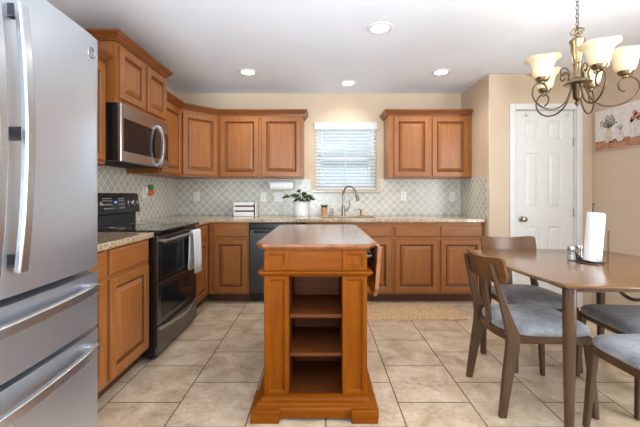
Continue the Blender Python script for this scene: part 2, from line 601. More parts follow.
# pantry door and casing
dr = MB()
dy = YP + 0.03
st = [DX0 + 0.006, 2.17, 2.32, 2.415, 2.56, DX1 - 0.006]
zr = [0.008, 0.21, 0.836, 1.03, 1.615, 1.757, 1.957, DZ - 0.006]
dr.grid(st, zr, lambda i, j: not (i in (1, 3) and j in (1, 3, 5)), dy, dy + 0.035, 'y')
for i in (1, 3):
    for j in (1, 3, 5):
        dr.rectrings(st[i], st[i + 1], zr[j], zr[j + 1], [(0, dy + 0.03), (0, dy), (0.012, dy + 0.011), (0.022, dy + 0.011), (0.04, dy + 0.003)],
                     lambda u, w, d: (u, d, w))
door = struct(dr.build('door_1', M['white']))
kb = MB()
kz = 1.18 - 25 * dy / 340; kx = (521.5 - 320) * dy / 340
kb.lathe([(0.03, 0), (0.03, 0.006), (0.012, 0.012), (0.012, 0.03), (0.024, 0.036), (0.03, 0.05), (0.026, 0.064), (0.01, 0.07)], (kx, dy, kz), 20, ax=(0, -1, 0))
kb.build('door_knob', M['nickel'], door, smooth=40)
MB().box(DX0 + 0.004, DX0 + 0.012, dy - 0.004, dy + 0.02, kz - 0.03, kz + 0.03).build('latch_plate', M['nickel'], door)
for hz in (1.73, 0.98, 0.25):
    MB().cyl((DX1 - 0.004, dy - 0.006, hz - 0.045), (DX1 - 0.004, dy - 0.006, hz + 0.045), 0.007, n=10).build('hinge', M['nickel'], door, smooth=40)
cs = MB()
cw = 0.062
for x0, x1, z0, z1 in ((DX0 - cw, DX0 - 0.004, 0, DZ + cw), (DX1 + 0.004, DX1 + cw, 0, DZ + cw), (DX0 - 0.004, DX1 + 0.004, DZ + 0.002, DZ + cw)):
    cs.box(x0, x1, YP - 0.018, YP + 0.0, z0, z1)
struct(cs.build('trim_1', M['white'], bevel=0.006))
jb = MB()
jb.box(DX0 - 0.004, DX0 + 0.003, YP, YP + T, 0, DZ + 0.002).box(DX1 - 0.003, DX1 + 0.004, YP, YP + T, 0, DZ + 0.002).box(DX0 + 0.003, DX1 - 0.003, YP, YP + T, DZ - 0.003, DZ + 0.002)
struct(jb.build('trim_2', M['white']))
for x, lb in ((525.5, 'left of the two small white hooks hung over the top of the white door'),
              (567, 'right of the two small white hooks hung over the top of the white door')):
    X = (x - 320) * dy / 340
    h = MB()
    h.box(X - 0.012, X + 0.012, dy - 0.004, dy - 0.001, DZ - 0.06, DZ - 0.006)
    h.bar([(X, dy - 0.003, DZ - 0.052), (X, dy - 0.014, DZ - 0.062), (X, dy - 0.026, DZ - 0.055), (X, dy - 0.028, DZ - 0.035)], 0.008, 0.002, up=(1, 0, 0))
    tag(h.build('over_door_hook', M['white']), lb, 'hook', 'hooks over the pantry door')

# ------------------------------------------------------------------ backsplash
CT = 0.914
ss = MB().grid([XL + 0.009, WX0 - 0.055, WX1 + 0.045, XP - 0.009], [CT + 0.001, WZ0 - 0.036, 1.368], lambda i, j: not (i == 1 and j == 1), YB - 0.009, YB - 0.001, 'y')
tag(ss.build('tile_backsplash', M['splashx']), 'grey lantern tile backsplash behind the sink, between counter and wall cabinets', 'backsplash')
ss = MB().box(XL + 0.001, XL + 0.0085, 1.36, YB - 0.001, CT + 0.001, 1.40)
tag(ss.build('tile_backsplash', M['splashy']), 'grey lantern tile backsplash on the left wall behind the stove', 'backsplash')
ss = MB().box(XP - 0.008, XP, YP + 0.03, YB, CT + 0.001, 1.368)
tag(ss.build('tile_backsplash', M['splashy']), 'narrow grey lantern tile backsplash on the return wall right of the counter', 'backsplash')

# ------------------------------------------------------------------ cabinets
DOORP = [(0, 0), (0, 0.017), (0.004, 0.022), (0.05, 0.022), (0.053, 0.018), (0.056, 0.006), (0.069, 0.005), (0.073, 0.008), (0.094, 0.020), (0.097, 0.021)]
BEADP = [(0.0535, 0.004), (0.0545, 0.013), (0.058, 0.0135), (0.066, 0.0095), (0.069, 0.0085), (0.0715, 0.004)]
DRAWP = [(0, 0), (0, 0.014), (0.003, 0.018), (0.008, 0.02)]
CROWN = [(-0.004, 0), (0.012, 0), (0.014, 0.008), (0.022, 0.012), (0.03, 0.026), (0.042, 0.038), (0.046, 0.046), (0.052, 0.048), (0.052, 0.062), (-0.004, 0.062)]


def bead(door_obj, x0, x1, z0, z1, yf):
    """added bead in the panel groove; its dark colour paints groove shade along with glaze"""
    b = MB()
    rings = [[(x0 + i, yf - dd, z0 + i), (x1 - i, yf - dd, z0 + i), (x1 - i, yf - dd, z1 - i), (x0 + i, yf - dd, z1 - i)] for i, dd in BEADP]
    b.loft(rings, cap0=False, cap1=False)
    b.build('groove_shade_bead', M['glaze_groove_shade'], door_obj)


def fronts(root, d, fr):
    for kind, x0, x1, z0, z1 in fr:
        mb = MB()
        mb.rectrings(x0, x1, z0, z1, DOORP if kind == 'door' else DRAWP, lambda u, w, dd: (u, -d - dd, w))
        p = mb.build(kind, M['cabz'] if kind == 'door' else M['cabx'], root)
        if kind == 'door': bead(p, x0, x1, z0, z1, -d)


def base_cab(label, loc, rz, w, fr, d=0.61, group='base cabinets', hollow=False):
    """origin: back centre on the floor, local -y is the front; w wide; left: extra reach of the toe kick"""
    t = thing('base_cabinet', label, 'cabinet', loc, rz, group)
    a, b = -w / 2, w / 2
    if hollow:
        MB().grid([a, a + 0.018, b - 0.018, b], [-d, -d + 0.02, -0.02, -0.002], lambda i, j: not (i == 1 and j == 1), 0.118, 0.874).box(a, b, -d, -0.002, 0.1, 0.118).build('body', M['cabz'], t)
    else:
        MB().box(a, b, -d, -0.002, 0.1, 0.874).build('body', M['cabz'], t)
    MB().box(a, b, -d + 0.075, -0.02, 0.0, 0.1).build('toe_kick', M['toe'], t)
    fronts(t, d, fr)
    return t


LX = XL + 0.002
base_cab('wooden base cabinet with two drawers and two doors between refrigerator and stove', (LX, 1.885, 0), PI / 2, 0.99,
         [('drawer', -0.435, -0.008, 0.722, 0.862), ('drawer', 0.035, 0.465, 0.722, 0.862),
          ('door', -0.435, -0.008, 0.125, 0.695), ('door', 0.035, 0.465, 0.125, 0.695)], d=0.606)
base_cab('narrow wooden base cabinet with one drawer and door just beyond the stove', (LX, 3.414, 0), PI / 2, 0.49,
         [('drawer', -0.215, 0.17, 0.722, 0.855), ('door', -0.215, 0.17, 0.125, 0.695)], d=0.606)
BY = YB - 0.002
t = base_cab('wooden base cabinet with one drawer and door left of the dishwasher', ((-1.20 - 0.766) / 2, BY, 0), 0, 0.434,
             [('drawer', -0.157, 0.198, 0.722, 0.835), ('door', -0.157, 0.198, 0.125, 0.69)], d=0.608)
base_cab('wooden sink base cabinet under the faucet, partly hidden by the island', ((-0.15 + 0.783) / 2, BY, 0), 0, 0.933,
         [('drawer', -0.445, -0.02, 0.722, 0.835), ('drawer', 0.02, 0.445, 0.722, 0.835),
          ('door', -0.445, -0.02, 0.125, 0.69), ('door', 0.02, 0.445, 0.125, 0.69)], d=0.608, hollow=True)
base_cab('wooden base cabinet with two drawers and two doors at the right end of the counter', ((0.785 + 1.773) / 2, BY, 0), 0, 0.986,
         [('drawer', -0.472, -0.012, 0.722, 0.835), ('drawer', 0.022, 0.465, 0.722, 0.835),
          ('door', -0.472, -0.012, 0.125, 0.69), ('door', 0.022, 0.465, 0.125, 0.69)], d=0.608)


def crown(root, rings, zb):
    MB().loft([[(x, y, z + zb) for x, y, z in r] for r in rings]).build('crown_moulding', M['crown'], root, world=True)


def wall_cab(label, loc, rz, w, d, z0, z1, fr, group='wall cabinets'):
    t = thing('wall_cabinet', label, 'cabinet', (loc[0], loc[1], z0), rz, group)
    MB().box(-w / 2, w / 2, -d, -0.002, 0, z1 - z0).build('body', M['cabz'], t)
    fronts(t, d, [(k, a, b, c - z0, e - z0) for k, a, b, c, e in fr])
    return t


U0, U1 = 1.372, 2.10
t = wall_cab('wooden wall cabinet half hidden between the refrigerator and the microwave', (LX, 1.888, 0), PI / 2, 1.0, 0.298, U0 + 0.018, U1,
             [('door', -0.47, -0.01, U0 + 0.04, 2.07), ('door', 0.02, 0.475, U0 + 0.04, 2.07)])
crown(t, sweep_rings([(-1.51, 1.39), (-1.51, 2.386)], CROWN), U1 - 0.002)
t = wall_cab('short raised wooden wall cabinet directly above the microwave', (LX, 2.78, 0), PI / 2, 0.764, 0.368, 1.828, 2.262,
             [('door', -0.355, -0.008, 1.862, 2.235), ('door', 0.03, 0.368, 1.862, 2.235)])
crown(t, sweep_rings([(LX + 0.004, 2.398), (-1.44, 2.398), (-1.44, 3.162), (LX + 0.004, 3.162)], CROWN), 2.26)
t = wall_cab('narrow wooden wall cabinet between the microwave and the corner cabinet', (LX, 3.417, 0), PI / 2, 0.503, 0.308, U0, U1,
             [('door', -0.23, 0.215, U0 + 0.015, 2.07)])
rr = sweep_rings([(-1.50, 3.166), (-1.50, 3.67), (-1.195, 3.975), (-0.20, 3.975), (-0.20, 4.277)], CROWN)
crown(t, rr[0:2], U1 - 0.002)
# diagonal corner cabinet
t = thing('wall_cabinet', 'wooden corner wall cabinet set diagonally between left and back walls', 'cabinet', (-1.6, 4.07, U0), PI / 4, 'wall cabinets')
MB().prism([(LX, 4.278), (LX, 3.671), (-1.50, 3.671), (-1.197, 3.974), (-1.197, 4.278)], U0, U1).build('body', M['cabz'], t, world=True)
mid = Vector((-1.3485, 3.8225, U0)); lm = chain_matrix(t).inverted() @ mid
fw = 0.4285 / 2 - 0.012
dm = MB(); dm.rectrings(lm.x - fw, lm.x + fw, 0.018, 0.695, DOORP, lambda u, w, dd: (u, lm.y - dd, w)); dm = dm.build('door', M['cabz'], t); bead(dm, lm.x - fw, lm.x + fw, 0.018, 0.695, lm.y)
crown(t, rr[1:3], U1 - 0.002)
t = wall_cab('wooden two-door wall cabinet left of the window, on the back wall', ((-1.195 - 0.2) / 2, BY, 0), 0, 0.993, 0.303, U0, U1,
             [('door', -0.465, -0.018, U0 + 0.012, 2.075), ('door', 0.018, 0.475, U0 + 0.012, 2.075)])
crown(t, rr[2:5], U1 - 0.002)
t = wall_cab('wooden two-door wall cabinet right of the window, on the back wall', ((0.80 + 1.773) / 2, BY, 0), 0, 0.973, 0.303, U0, U1,
             [('door', -0.425, -0.012, U0 + 0.012, 2.075), ('door', 0.022, 0.445, U0 + 0.012, 2.075)])
crown(t, sweep_rings([(0.80, 4.277), (0.80, 3.975), (1.765, 3.975)], CROWN), U1 - 0.002)

# ------------------------------------------------------------------ counters and sink
tag(MB().box(LX, -1.165, 1.365, 2.39, CT - 0.038, CT).build('countertop', M['granite'], bevel=0.006),
    'short beige granite countertop between the refrigerator and the stove', 'countertop')
SX0, SX1, SY0, SY1 = 0.0, 0.63, 3.76, 4.13
ct = MB().grid([LX, -1.165, SX0, SX1, XP - 0.002], [3.166, 3.632, SY0, SY1, YB - 0.001],
               lambda i, j: (i == 0) if j == 0 else not (i == 2 and j == 2), CT - 0.038, CT)
tag(ct.build('countertop', M['granite'], bevel=0.006), 'long L-shaped beige granite countertop with the sink, running under the window', 'countertop')
sk = MB()
for a in ((SX0 - 0.012, SX0, SY0 - 0.012, SY1 + 0.012), (SX1, SX1 + 0.012, SY0 - 0.012, SY1 + 0.012), (SX0, SX1, SY0 - 0.012, SY0), (SX0, SX1, SY1, SY1 + 0.012)):
    sk.box(a[0], a[1], a[2], a[3], CT - 0.036 - 0.19, CT - 0.039)
sk.box(SX0, SX1, SY0, SY1, CT - 0.226, CT - 0.215)
sink = tag(sk.build('sink', M['nickel']), 'undermount steel sink basin let into the granite below the window', 'sink')
MB().lathe([(0.04, 0), (0.04, 0.003), (0.03, 0.004), (0.012, 0.001)], (0.315, 3.95, CT - 0.215), 20).build('drain', M['slot'], sink, smooth=40)

# ------------------------------------------------------------------ refrigerator
FY0, FY1, FXF = 0.43, 1.342, -0.876
fr = thing('refrigerator', 'tall stainless steel french-door refrigerator with two bottom drawers at the left edge', 'refrigerator', (-1.35, 0.886, 0))
MB().box(LX + 0.01, -0.965, FY0 + 0.006, FY1 - 0.006, 0.03, 1.765).build('body', M['fridgebody'], fr, 0.004, world=True)
for y in (FY0 + 0.08, FY1 - 0.08):
    for x in (-1.7, -1.05):
        MB().cyl((x, y, 0), (x, y, 0.031), 0.02, n=12).build('foot', M['rubber'], fr, world=True)
MB().box(-1.0, -0.972, FY0 + 0.02, FY1 - 0.02, 0.03, 0.075).build('kick_grille', M['rubber'], fr, world=True)


def ffx(y):
    c = (FY0 + FY1) / 2; h = (FY1 - FY0) / 2
    return -0.868 + 0.022 * (1 - ((y - c) / h) ** 2)


def fdoor(y0, y1, r0=0.022, r1=0.022):
    """plan outline of a softly bowed front with rounded outer edges"""
    pts = [(-0.958, y0)]
    for k in range(6):
        a = PI / 2 * k / 5
        pts.append((ffx(y0) - r0 + r0 * math.sin(a), y0 + r0 - r0 * math.cos(a)))
    n = 10
    for k in range(1, n):
        y = y0 + r0 + (y1 - y0 - r0 - r1) * k / n
        pts.append((ffx(y), y))
    for k in range(6):
        a = PI / 2 * k / 5
        pts.append((ffx(y1) - r1 + r1 * math.cos(a), y1 - r1 + r1 * math.sin(a)))
    pts.append((-0.958, y1))
    return pts


YS = 0.888
gz = MB().box(-0.966, -0.957, FY0 + 0.012, FY1 - 0.012, 0.07, 1.77)
gz.build('gasket', M['rubber'], fr, world=True)


def vhandle(parent, y):
    h = MB()
    h.bar([(-0.818, y, 0.965), (-0.804, y, 1.12), (-0.797, y, 1.33), (-0.804, y, 1.54), (-0.818, y, 1.70)], 0.015, 0.009, up=(1, 0, 0))
    for z in (0.998, 1.345, 1.68):
        MB().box(ffx(y) - 0.004, -0.812 if z != 1.345 else -0.803, y - 0.011, y + 0.011, z - 0.018, z + 0.018).build('handle_mount', M['dwsteel'], parent, 0.002, world=True)
    h.build('door_handle', M['steelh'], parent, 0.004, smooth=50, world=True)


dl = MB().prism(fdoor(FY0, YS - 0.003, r1=0.008), 0.899, 1.78).build('door', M['steel'], fr, smooth=35, world=True)
vhandle(dl, 0.848)
dR = MB().prism(fdoor(YS + 0.003, FY1, r0=0.008), 0.899, 1.78).build('door', M['steel'], fr, smooth=35, world=True)
vhandle(dR, 0.930)
for y in (FY0 + 0.05, FY1 - 0.05):
    MB().box(-1.06, -0.92, y - 0.03, y + 0.03, 1.766, 1.795).build('hinge_cover', M['fridgebody'], fr, 0.005, world=True)
for z0, z1, hzz in ((0.673, 0.878, 0.830), (0.075, 0.655, 0.603)):
    dw = MB().prism(fdoor(FY0, FY1), z0, z1).build('drawer', M['steel'], fr, smooth=35, world=True)
    h = MB()
    c = (FY0 + FY1) / 2
    h.bar([(-0.842, FY0 + 0.06, hzz), (-0.815, FY0 + 0.2, hzz), (-0.80, c, hzz), (-0.815, FY1 - 0.2, hzz), (-0.842, FY1 - 0.06, hzz)], 0.010, 0.016, up=(0, 0, 1))
    for y in (FY0 + 0.075, FY1 - 0.075):
        h.box(ffx(y) - 0.012, -0.828, y - 0.015, y + 0.015, hzz - 0.014, hzz + 0.014)
    h.build('drawer_handle', M['steelh'], dw, 0.004, smooth=50, world=True)
# round maker's emblem on the right door
em = MB()
ey, ez = 1.283, 1.713
ex = ffx(ey) + 0.0005
rg = []
for i in range(28):
    a = 2 * PI * i / 28
    rg.append((ex + 0.001, ey + 0.019 * math.cos(a), ez + 0.019 * math.sin(a)))
em.tube(rg + [rg[0]], 0.0022, 6, 0)


def text_mesh(mb, body, size, mat4):
    c = bpy.data.curves.new('lettering', 'FONT'); c.body = body; c.size = size; c.align_x = 'CENTER'; c.align_y = 'CENTER'; c.extrude = 0.0004
    o = bpy.data.objects.new('lettering', c); COL.objects.link(o)
    bpy.context.view_layer.update()
    me = bpy.data.meshes.new_from_object(o.evaluated_get(bpy.context.evaluated_depsgraph_get()))
    bpy.data.objects.remove(o); bpy.data.curves.remove(c)
    me.transform(mat4)
    mb.bm.from_mesh(me); bpy.data.meshes.remove(me)


text_mesh(em, 'GE', 0.022, Matrix(((0, 0, 1, ex + 0.001), (1, 0, 0, ey), (0, 1, 0, ez), (0, 0, 0, 1))))
em.build('emblem', M['slate'], dR, world=True)

# ------------------------------------------------------------------ stove
GY0, GY1 = 2.396, 3.158
st_ = thing('kitchen_stove', 'black and dark steel double-oven electric stove in the left counter run', 'stove', (-1.48, 2.777, 0))
MB().box(LX + 0.01, -1.168, GY0, GY1, 0.03, 0.895).build('body', M['black'], st_, 0.004, world=True)
for y in (GY0 + 0.05, GY1 - 0.05):
    for x in (-1.74, -1.22): MB().cyl((x, y, 0), (x, y, 0.032), 0.02, n=10).build('foot', M['rubber'], st_, world=True)
ck = MB().box(-1.715, -1.118, GY0, GY1, 0.896, 0.922).build('cooktop', M['bglass'], st_, 0.006, world=True, seg=3)
for x, y, r in ((-1.30, 2.58, 0.10), (-1.30, 2.97, 0.085), (-1.55, 2.58, 0.075), (-1.55, 2.97, 0.10)):
    b = MB(); pts = [(x + r * math.cos(2 * PI * i / 40), y + r * math.sin(2 * PI * i / 40), 0.9222) for i in range(41)]
    b.tube(pts, 0.0012, 5, 0).build('burner_ring', M['slate'], ck, world=True)
bgd = MB().prism([(-1.797, 0.896), (-1.708, 0.896), (-1.708, 1.012), (-1.666, 1.018), (-1.69, 1.18), (-1.70, 1.187), (-1.797, 1.187)], GY0 + 0.002, GY1 - 0.002, 'y')
bgd = bgd.build('backguard', M['black'], st_, 0.004, world=True)


def pnl(y, zz, off=0.0):
    return (-1.666 + (-0.024) * (zz - 1.018) / 0.162 + off, y, zz)


nrm = Vector((0.989, 0, 0.147))
pd = MB()
q = [Vector(pnl(2.62, 1.05)), Vector(pnl(2.92, 1.05)), Vector(pnl(2.92, 1.155)), Vector(pnl(2.62, 1.155))]
pd.loft([[tuple(p) for p in q], [tuple(p + nrm * 0.003) for p in q]]).build('control_display', M['bglass'], bgd, world=True)
q = [Vector(pnl(2.775, 1.106)) + nrm * 0.003, Vector(pnl(2.805, 1.106)) + nrm * 0.003, Vector(pnl(2.805, 1.118)) + nrm * 0.003, Vector(pnl(2.775, 1.118)) + nrm * 0.003]
MB().loft([[tuple(p) for p in q], [tuple(p + nrm * 0.002) for p in q]]).build('clock', M['blue'], bgd, world=True)
pk = MB()
for yy in [2.63 + 0.026 * i for i in range(5)] + [2.845 + 0.026 * i for i in range(3)]:
    for zz in (1.065, 1.095, 1.125, 1.143):
        p = Vector(pnl(yy, zz)) + nrm * 0.0035
        pk.box(p.x - 0.001, p.x + 0.001, p.y - 0.007, p.y + 0.007, p.z - 0.003, p.z + 0.003)
o = pk.build('key_marks', M['mark'], bgd, world=True); o['kind'] = 'stuff'
for y in (2.47, 2.565, 2.985, 3.07):
    p = Vector(pnl(y, 1.103))
    k = MB().lathe([(0.026, 0), (0.026, 0.006), (0.02, 0.01), (0.017, 0.03), (0.01, 0.032)], p, 20, ax=nrm)
    k.build('knob', M['steelh'], bgd, smooth=40, world=True)


def oven_door(z0, z1, wz0, wz1, handle):
    d = MB()
    d.rectrings(GY0 + 0.004, GY1 - 0.004, z0, z1, [(0, -1.166), (0, -1.149), (0.004, -1.145)], lambda u, w, x: (x, u, w))
    d = d.build('oven_door', M['ovensteel'], st_, world=True)
    g = MB().rectrings(GY0 + 0.055, GY1 - 0.045, wz0, wz1, [(0, -1.15), (0, -1.1435), (0.012, -1.1445)], lambda u, w, x: (x, u, w))
    g.build('oven_window', M['ovenglass'], d, world=True)
    if handle:
        h = MB().tube([(-1.103, GY0 + 0.03, handle), (-1.103, GY1 - 0.03, handle)], 0.012, 14, 0)
        for y in (GY0 + 0.06, GY1 - 0.06):
            h.box(-1.147, -1.103, y - 0.01, y + 0.01, handle - 0.008, handle + 0.008)
        h.build('oven_handle', M['steelh'], d, smooth=50, world=True)
    return d


oven_door(0.548, 0.885, 0.585, 0.80, 0.846)
oven_door(0.245, 0.54, 0.285, 0.50, None)
dw = MB().rectrings(GY0 + 0.004, GY1 - 0.004, 0.04, 0.237, [(0, -1.166), (0, -1.149), (0.004, -1.145)], lambda u, w, x: (x, u, w)).build('storage_drawer', M['ovensteel'], st_, world=True)
MB().bar([(-1.143, GY0 + 0.02, 0.222), (-1.122, GY0 + 0.2, 0.212), (-1.112, 2.777, 0.205), (-1.122, GY1 - 0.2, 0.212), (-1.143, GY1 - 0.02, 0.222)], 0.007, 0.013).build('drawer_handle', M['steelh'], dw, 0.003, smooth=50, world=True)

# towel over the oven handle
tw = MB()
rings = []
y0, y1 = 2.915, 3.09
prof = [(-1.1265, 0.53), (-1.1245, 0.62), (-1.1215, 0.72), (-1.1205, 0.80), (-1.1185, 0.848), (-1.112, 0.861), (-1.103, 0.8645), (-1.094, 0.861), (-1.0865, 0.848), (-1.083, 0.80), (-1.079, 0.70), (-1.076, 0.60), (-1.076, 0.50)]
n = 14
front = []
for (x, z) in prof:
    row = []
    for i in range(n + 1):
        s = i / n
        below = max(0.0, min(1.0, (0.84 - z) / 0.3))
        wv = 0.008 * below * math.sin(s * 9 + 1) * (1 if x > -1.10 else 0.15)
        sp = 1 + 0.12 * below
        yy = (y0 + y1) / 2 + (s - 0.5) * (y1 - y0) * sp
        row.append((x + wv, yy, z - (0.012 * math.sin(s * 3.1) if z < 0.55 else 0)))
    front.append(row)
V = [[tw.v(*p) for p in r] for r in front]
for a, b in zip(V, V[1:]):
    for i in range(n): tw.face([a[i], a[i + 1], b[i + 1], b[i]])
o = tw.build('dish_towel', M['towel'], smooth=60)
sm = o.modifiers.new('thick', 'SOLIDIFY'); sm.thickness = 0.005; sm.offset = 0
tag(o, 'white textured dish towel folded over the upper oven handle', 'towel')

# ------------------------------------------------------------------ microwave
mw = thing('microwave', 'over-the-range microwave of dark steel with curved handle, above the stove', 'microwave', (-1.6, 2.78, 1.413))
MZ0, MZ1 = 1.413, 1.826
MB().box(LX + 0.004, -1.425, GY0 + 0.003, GY1 - 0.003, MZ0 + 0.004, MZ1).build('body', M['black'], mw, 0.003, world=True)
d = MB().rectrings(GY0 + 0.003, GY1 - 0.003, MZ0, MZ1, [(0, -1.424), (0, -1.408), (0.004, -1.404)], lambda u, w, x: (x, u, w)).build('door', M['slate'], mw, world=True)
MB().rectrings(2.43, 2.885, 1.487, 1.725, [(0, -1.406), (0, -1.4025), (0.02, -1.4035)], lambda u, w, x: (x, u, w)).build('window', M['ovenglass'], d, world=True)
cp = MB().rectrings(2.888, GY1 - 0.02, 1.487, 1.725, [(0, -1.406), (0, -1.4025)], lambda u, w, x: (x, u, w)).build('control_panel', M['bglass'], mw, world=True)
MB().bar([(-1.408, 2.945, 1.428), (-1.374, 2.945, 1.46), (-1.354, 2.945, 1.60), (-1.374, 2.945, 1.735), (-1.408, 2.945, 1.768)], 0.018, 0.010, up=(1, 0, 0), smooth=8).build('door_handle', M['steelh'], d, 0.003, smooth=50, world=True)
vt = MB()
for i in range(9):
    vt.box(-1.76, -1.46, GY0 + 0.08 + i * 0.07, GY0 + 0.12 + i * 0.07, MZ0 + 0.0, MZ0 + 0.0045)
vt.build('underside_vent', M['rubber'], mw, world=True)
MB().box(-1.72, -1.50, GY0 - 0.001, GY0 + 0.004, MZ0 + 0.03, MZ1 - 0.09).build('side_vent', M['rubber'], mw, world=True)

# ------------------------------------------------------------------ dishwasher
dwx0, dwx1 = -0.763, -0.153
dsh = thing('dishwasher', 'dark stainless dishwasher under the back counter, left of the sink', 'dishwasher', ((dwx0 + dwx1) / 2, 3.97, 0))
MB().box(dwx0 + 0.004, dwx1 - 0.004, 3.69, YB - 0.01, 0.1, 0.87).build('body', M['black'], dsh, world=True)
MB().box(dwx0 + 0.004, dwx1 - 0.004, 3.74, 3.80, 0.0, 0.1).build('toe_panel', M['black'], dsh, world=True)
d = MB().box(dwx0 + 0.003, dwx1 - 0.003, 3.652, 3.69, 0.115, 0.80).build('door', M['dwsteel'], dsh, 0.006, world=True)
MB().box(dwx0 + 0.003, dwx1 - 0.003, 3.652, 3.69, 0.803, 0.868).build('control_strip', M['black'], dsh, 0.006, world=True)
MB().bar([(dwx0 + 0.06, 3.65, 0.775), (dwx0 + 0.12, 3.63, 0.775), (dwx1 - 0.12, 3.63, 0.775), (dwx1 - 0.06, 3.65, 0.775)], 0.008, 0.012).build('door_handle', M['black'], d, 0.003, world=True)

# ------------------------------------------------------------------ window blind
bl = thing('window_blind', 'white slatted blind hanging in the window above the sink', 'blind', (0.325, 4.29, WZ0))
MB().box(-0.072, 0.722, YB - 0.022, YB - 0.001, 1.99, 2.078).build('valance', M['blind'], bl, 0.004, world=True)
MB().box(WX0 + 0.008, WX1 - 0.008, YB + 0.002, YB + 0.045, 2.035, 2.072).build('head_rail', M['blind'], bl, world=True)
sl = MB()
zz = 1.275
sx0, sx1 = WX0 + 0.006, WX1 - 0.006
while zz < 2.03:
    yc = YB + 0.026; th = math.radians(8); hw = 0.024
    dy_, dz_ = hw * math.cos(th), hw * math.sin(th)
    sec = [(yc - dy_, zz + dz_), (yc, zz + 0.0028), (yc + dy_, zz - dz_), (yc + dy_, zz - dz_ - 0.0022), (yc, zz), (yc - dy_, zz + dz_ - 0.0022)]
    sl.loft([[(sx0, a, b) for a, b in sec], [(sx1, a, b) for a, b in sec]])
    zz += 0.043
sl.build('slats', M['blind'], bl, world=True)
MB().box(sx0, sx1, YB + 0.004, YB + 0.05, 1.234, 1.254).build('bottom_rail', M['blind'], bl, 0.003, world=True)
for x in (0.03, 0.325, 0.62):
    MB().box(x - 0.003, x + 0.003, YB - 0.0005, YB + 0.0008, 1.245, 2.04).build('ladder_cord', M['cord'], bl, world=True)
wd = MB().tube([(0.60, YB - 0.006, 1.99), (0.60, YB - 0.006, 1.52)], 0.003, 8, 0)
for z in (1.52, 1.48, 1.44): wd.cyl((0.655 , YB - 0.006, z), (0.655, YB - 0.006, z - 0.018), 0.004, 0.007, 8)
wd.tube([(0.655, YB - 0.006, 1.99), (0.655, YB - 0.006, 1.43)], 0.0015, 6, 0)
wd.build('pull_cord', M['cord'], bl, smooth=40, world=True)

# ------------------------------------------------------------------ kitchen island
IX0, IX1 = -0.302, 0.254          # body
IYF, IYB = 1.83, 2.90
cxi = -0.024
isl = thing('kitchen_island', 'freestanding orange-brown wooden island with open shelves facing the camera', 'kitchen island', (cxi, 2.37, 0))
TZ = 0.914
cc = 0.045


def toprect(i, z):
    x0, x1, y0, y1 = -0.352 + i, 0.312 - i, 1.80 + i, 2.965 - i
    return [(x0 + cc, y0, z), (x1 - cc, y0, z), (x1, y0 + cc * 1.4, z), (x1, y1 - cc * 1.4, z), (x1 - cc, y1, z), (x0 + cc, y1, z), (x0, y1 - cc * 1.4, z), (x0, y0 + cc * 1.4, z)]


MB().loft([toprect(0.022, TZ - 0.034), toprect(0.014, TZ - 0.03), toprect(0.006, TZ - 0.022), toprect(0.0, TZ - 0.012), toprect(0.0, TZ - 0.007), toprect(0.006, TZ)]).build('top', M['isltop'], isl, world=True)
# carcass with an open shelf bay at the camera end
BD = 2.22                          # back of the shelf bay
OX0, OX1, OZ0, OZ1 = -0.172, 0.124, 0.092, 0.735
cb = MB()
cb.box(IX0 + 0.012, OX0 - 0.0, IYF + 0.012, IYB, 0.09, TZ - 0.034)
cb.box(OX1 + 0.0, IX1 - 0.012, IYF + 0.012, IYB, 0.09, TZ - 0.034)
cb.box(OX0, OX1, IYF + 0.012, IYB, OZ1, TZ - 0.034)
cb.box(OX0, OX1, BD, IYB, 0.09, OZ1)
cb.build('body', M['islz'], isl, world=True)
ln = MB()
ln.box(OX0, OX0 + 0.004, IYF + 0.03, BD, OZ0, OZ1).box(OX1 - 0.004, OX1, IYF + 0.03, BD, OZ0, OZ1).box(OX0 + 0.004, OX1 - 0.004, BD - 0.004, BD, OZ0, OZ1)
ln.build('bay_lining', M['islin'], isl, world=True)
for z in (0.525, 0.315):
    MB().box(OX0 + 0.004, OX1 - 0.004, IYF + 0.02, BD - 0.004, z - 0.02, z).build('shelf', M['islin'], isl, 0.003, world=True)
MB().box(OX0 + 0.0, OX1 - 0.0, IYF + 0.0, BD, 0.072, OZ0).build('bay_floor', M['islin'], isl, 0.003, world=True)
PILP = [(0, IYF + 0.02), (0, IYF + 0.002), (0.003, IYF), (0.021, IYF), (0.024, IYF + 0.004), (0.028, IYF + 0.005), (0.033, IYF + 0.0105)]
for x0, x1 in ((IX0, OX0 + 0.003), (OX1 - 0.003, IX1)):
    MB().rectrings(x0, x1, 0.09, 0.742, PILP, lambda u, w, d: (u, d, w)).build('pilaster', M['islz'], isl, world=True)
    MB().rectrings(x0, x1, 0.767, TZ - 0.034, PILP, lambda u, w, d: (u, d, w)).build('corner_block', M['islz'], isl, world=True)
MB().box(OX0 + 0.003, OX1 - 0.003, IYF + 0.006, IYF + 0.02, 0.767, TZ - 0.034).build('apron_panel', M['islx'], isl, world=True)
MLD = [(-0.004, 0.738), (0.006, 0.738), (0.012, 0.745), (0.022, 0.752), (0.026, 0.758), (0.026, 0.768), (-0.004, 0.768)]
cr = [(IX0, IYB), (IX0, IYF), (IX1, IYF), (IX1, IYB)]
cr2 = [(IX0 + 0.02, IYB), (IX0 + 0.02, IYF), (IX1 - 0.02, IYF), (IX1 - 0.02, IYB)]
MB().sweep(cr, MLD).build('waist_moulding', M['islx'], isl, world=True)
BSE = [(-0.004, 0.02), (0.07, 0.02), (0.07, 0.062), (0.062, 0.07), (0.052, 0.074), (0.048, 0.084), (0.03, 0.088), (0.024, 0.098), (0.008, 0.103), (-0.004, 0.104)]
MB().sweep(cr2, BSE).build('base_moulding', M['islx'], isl, world=True)
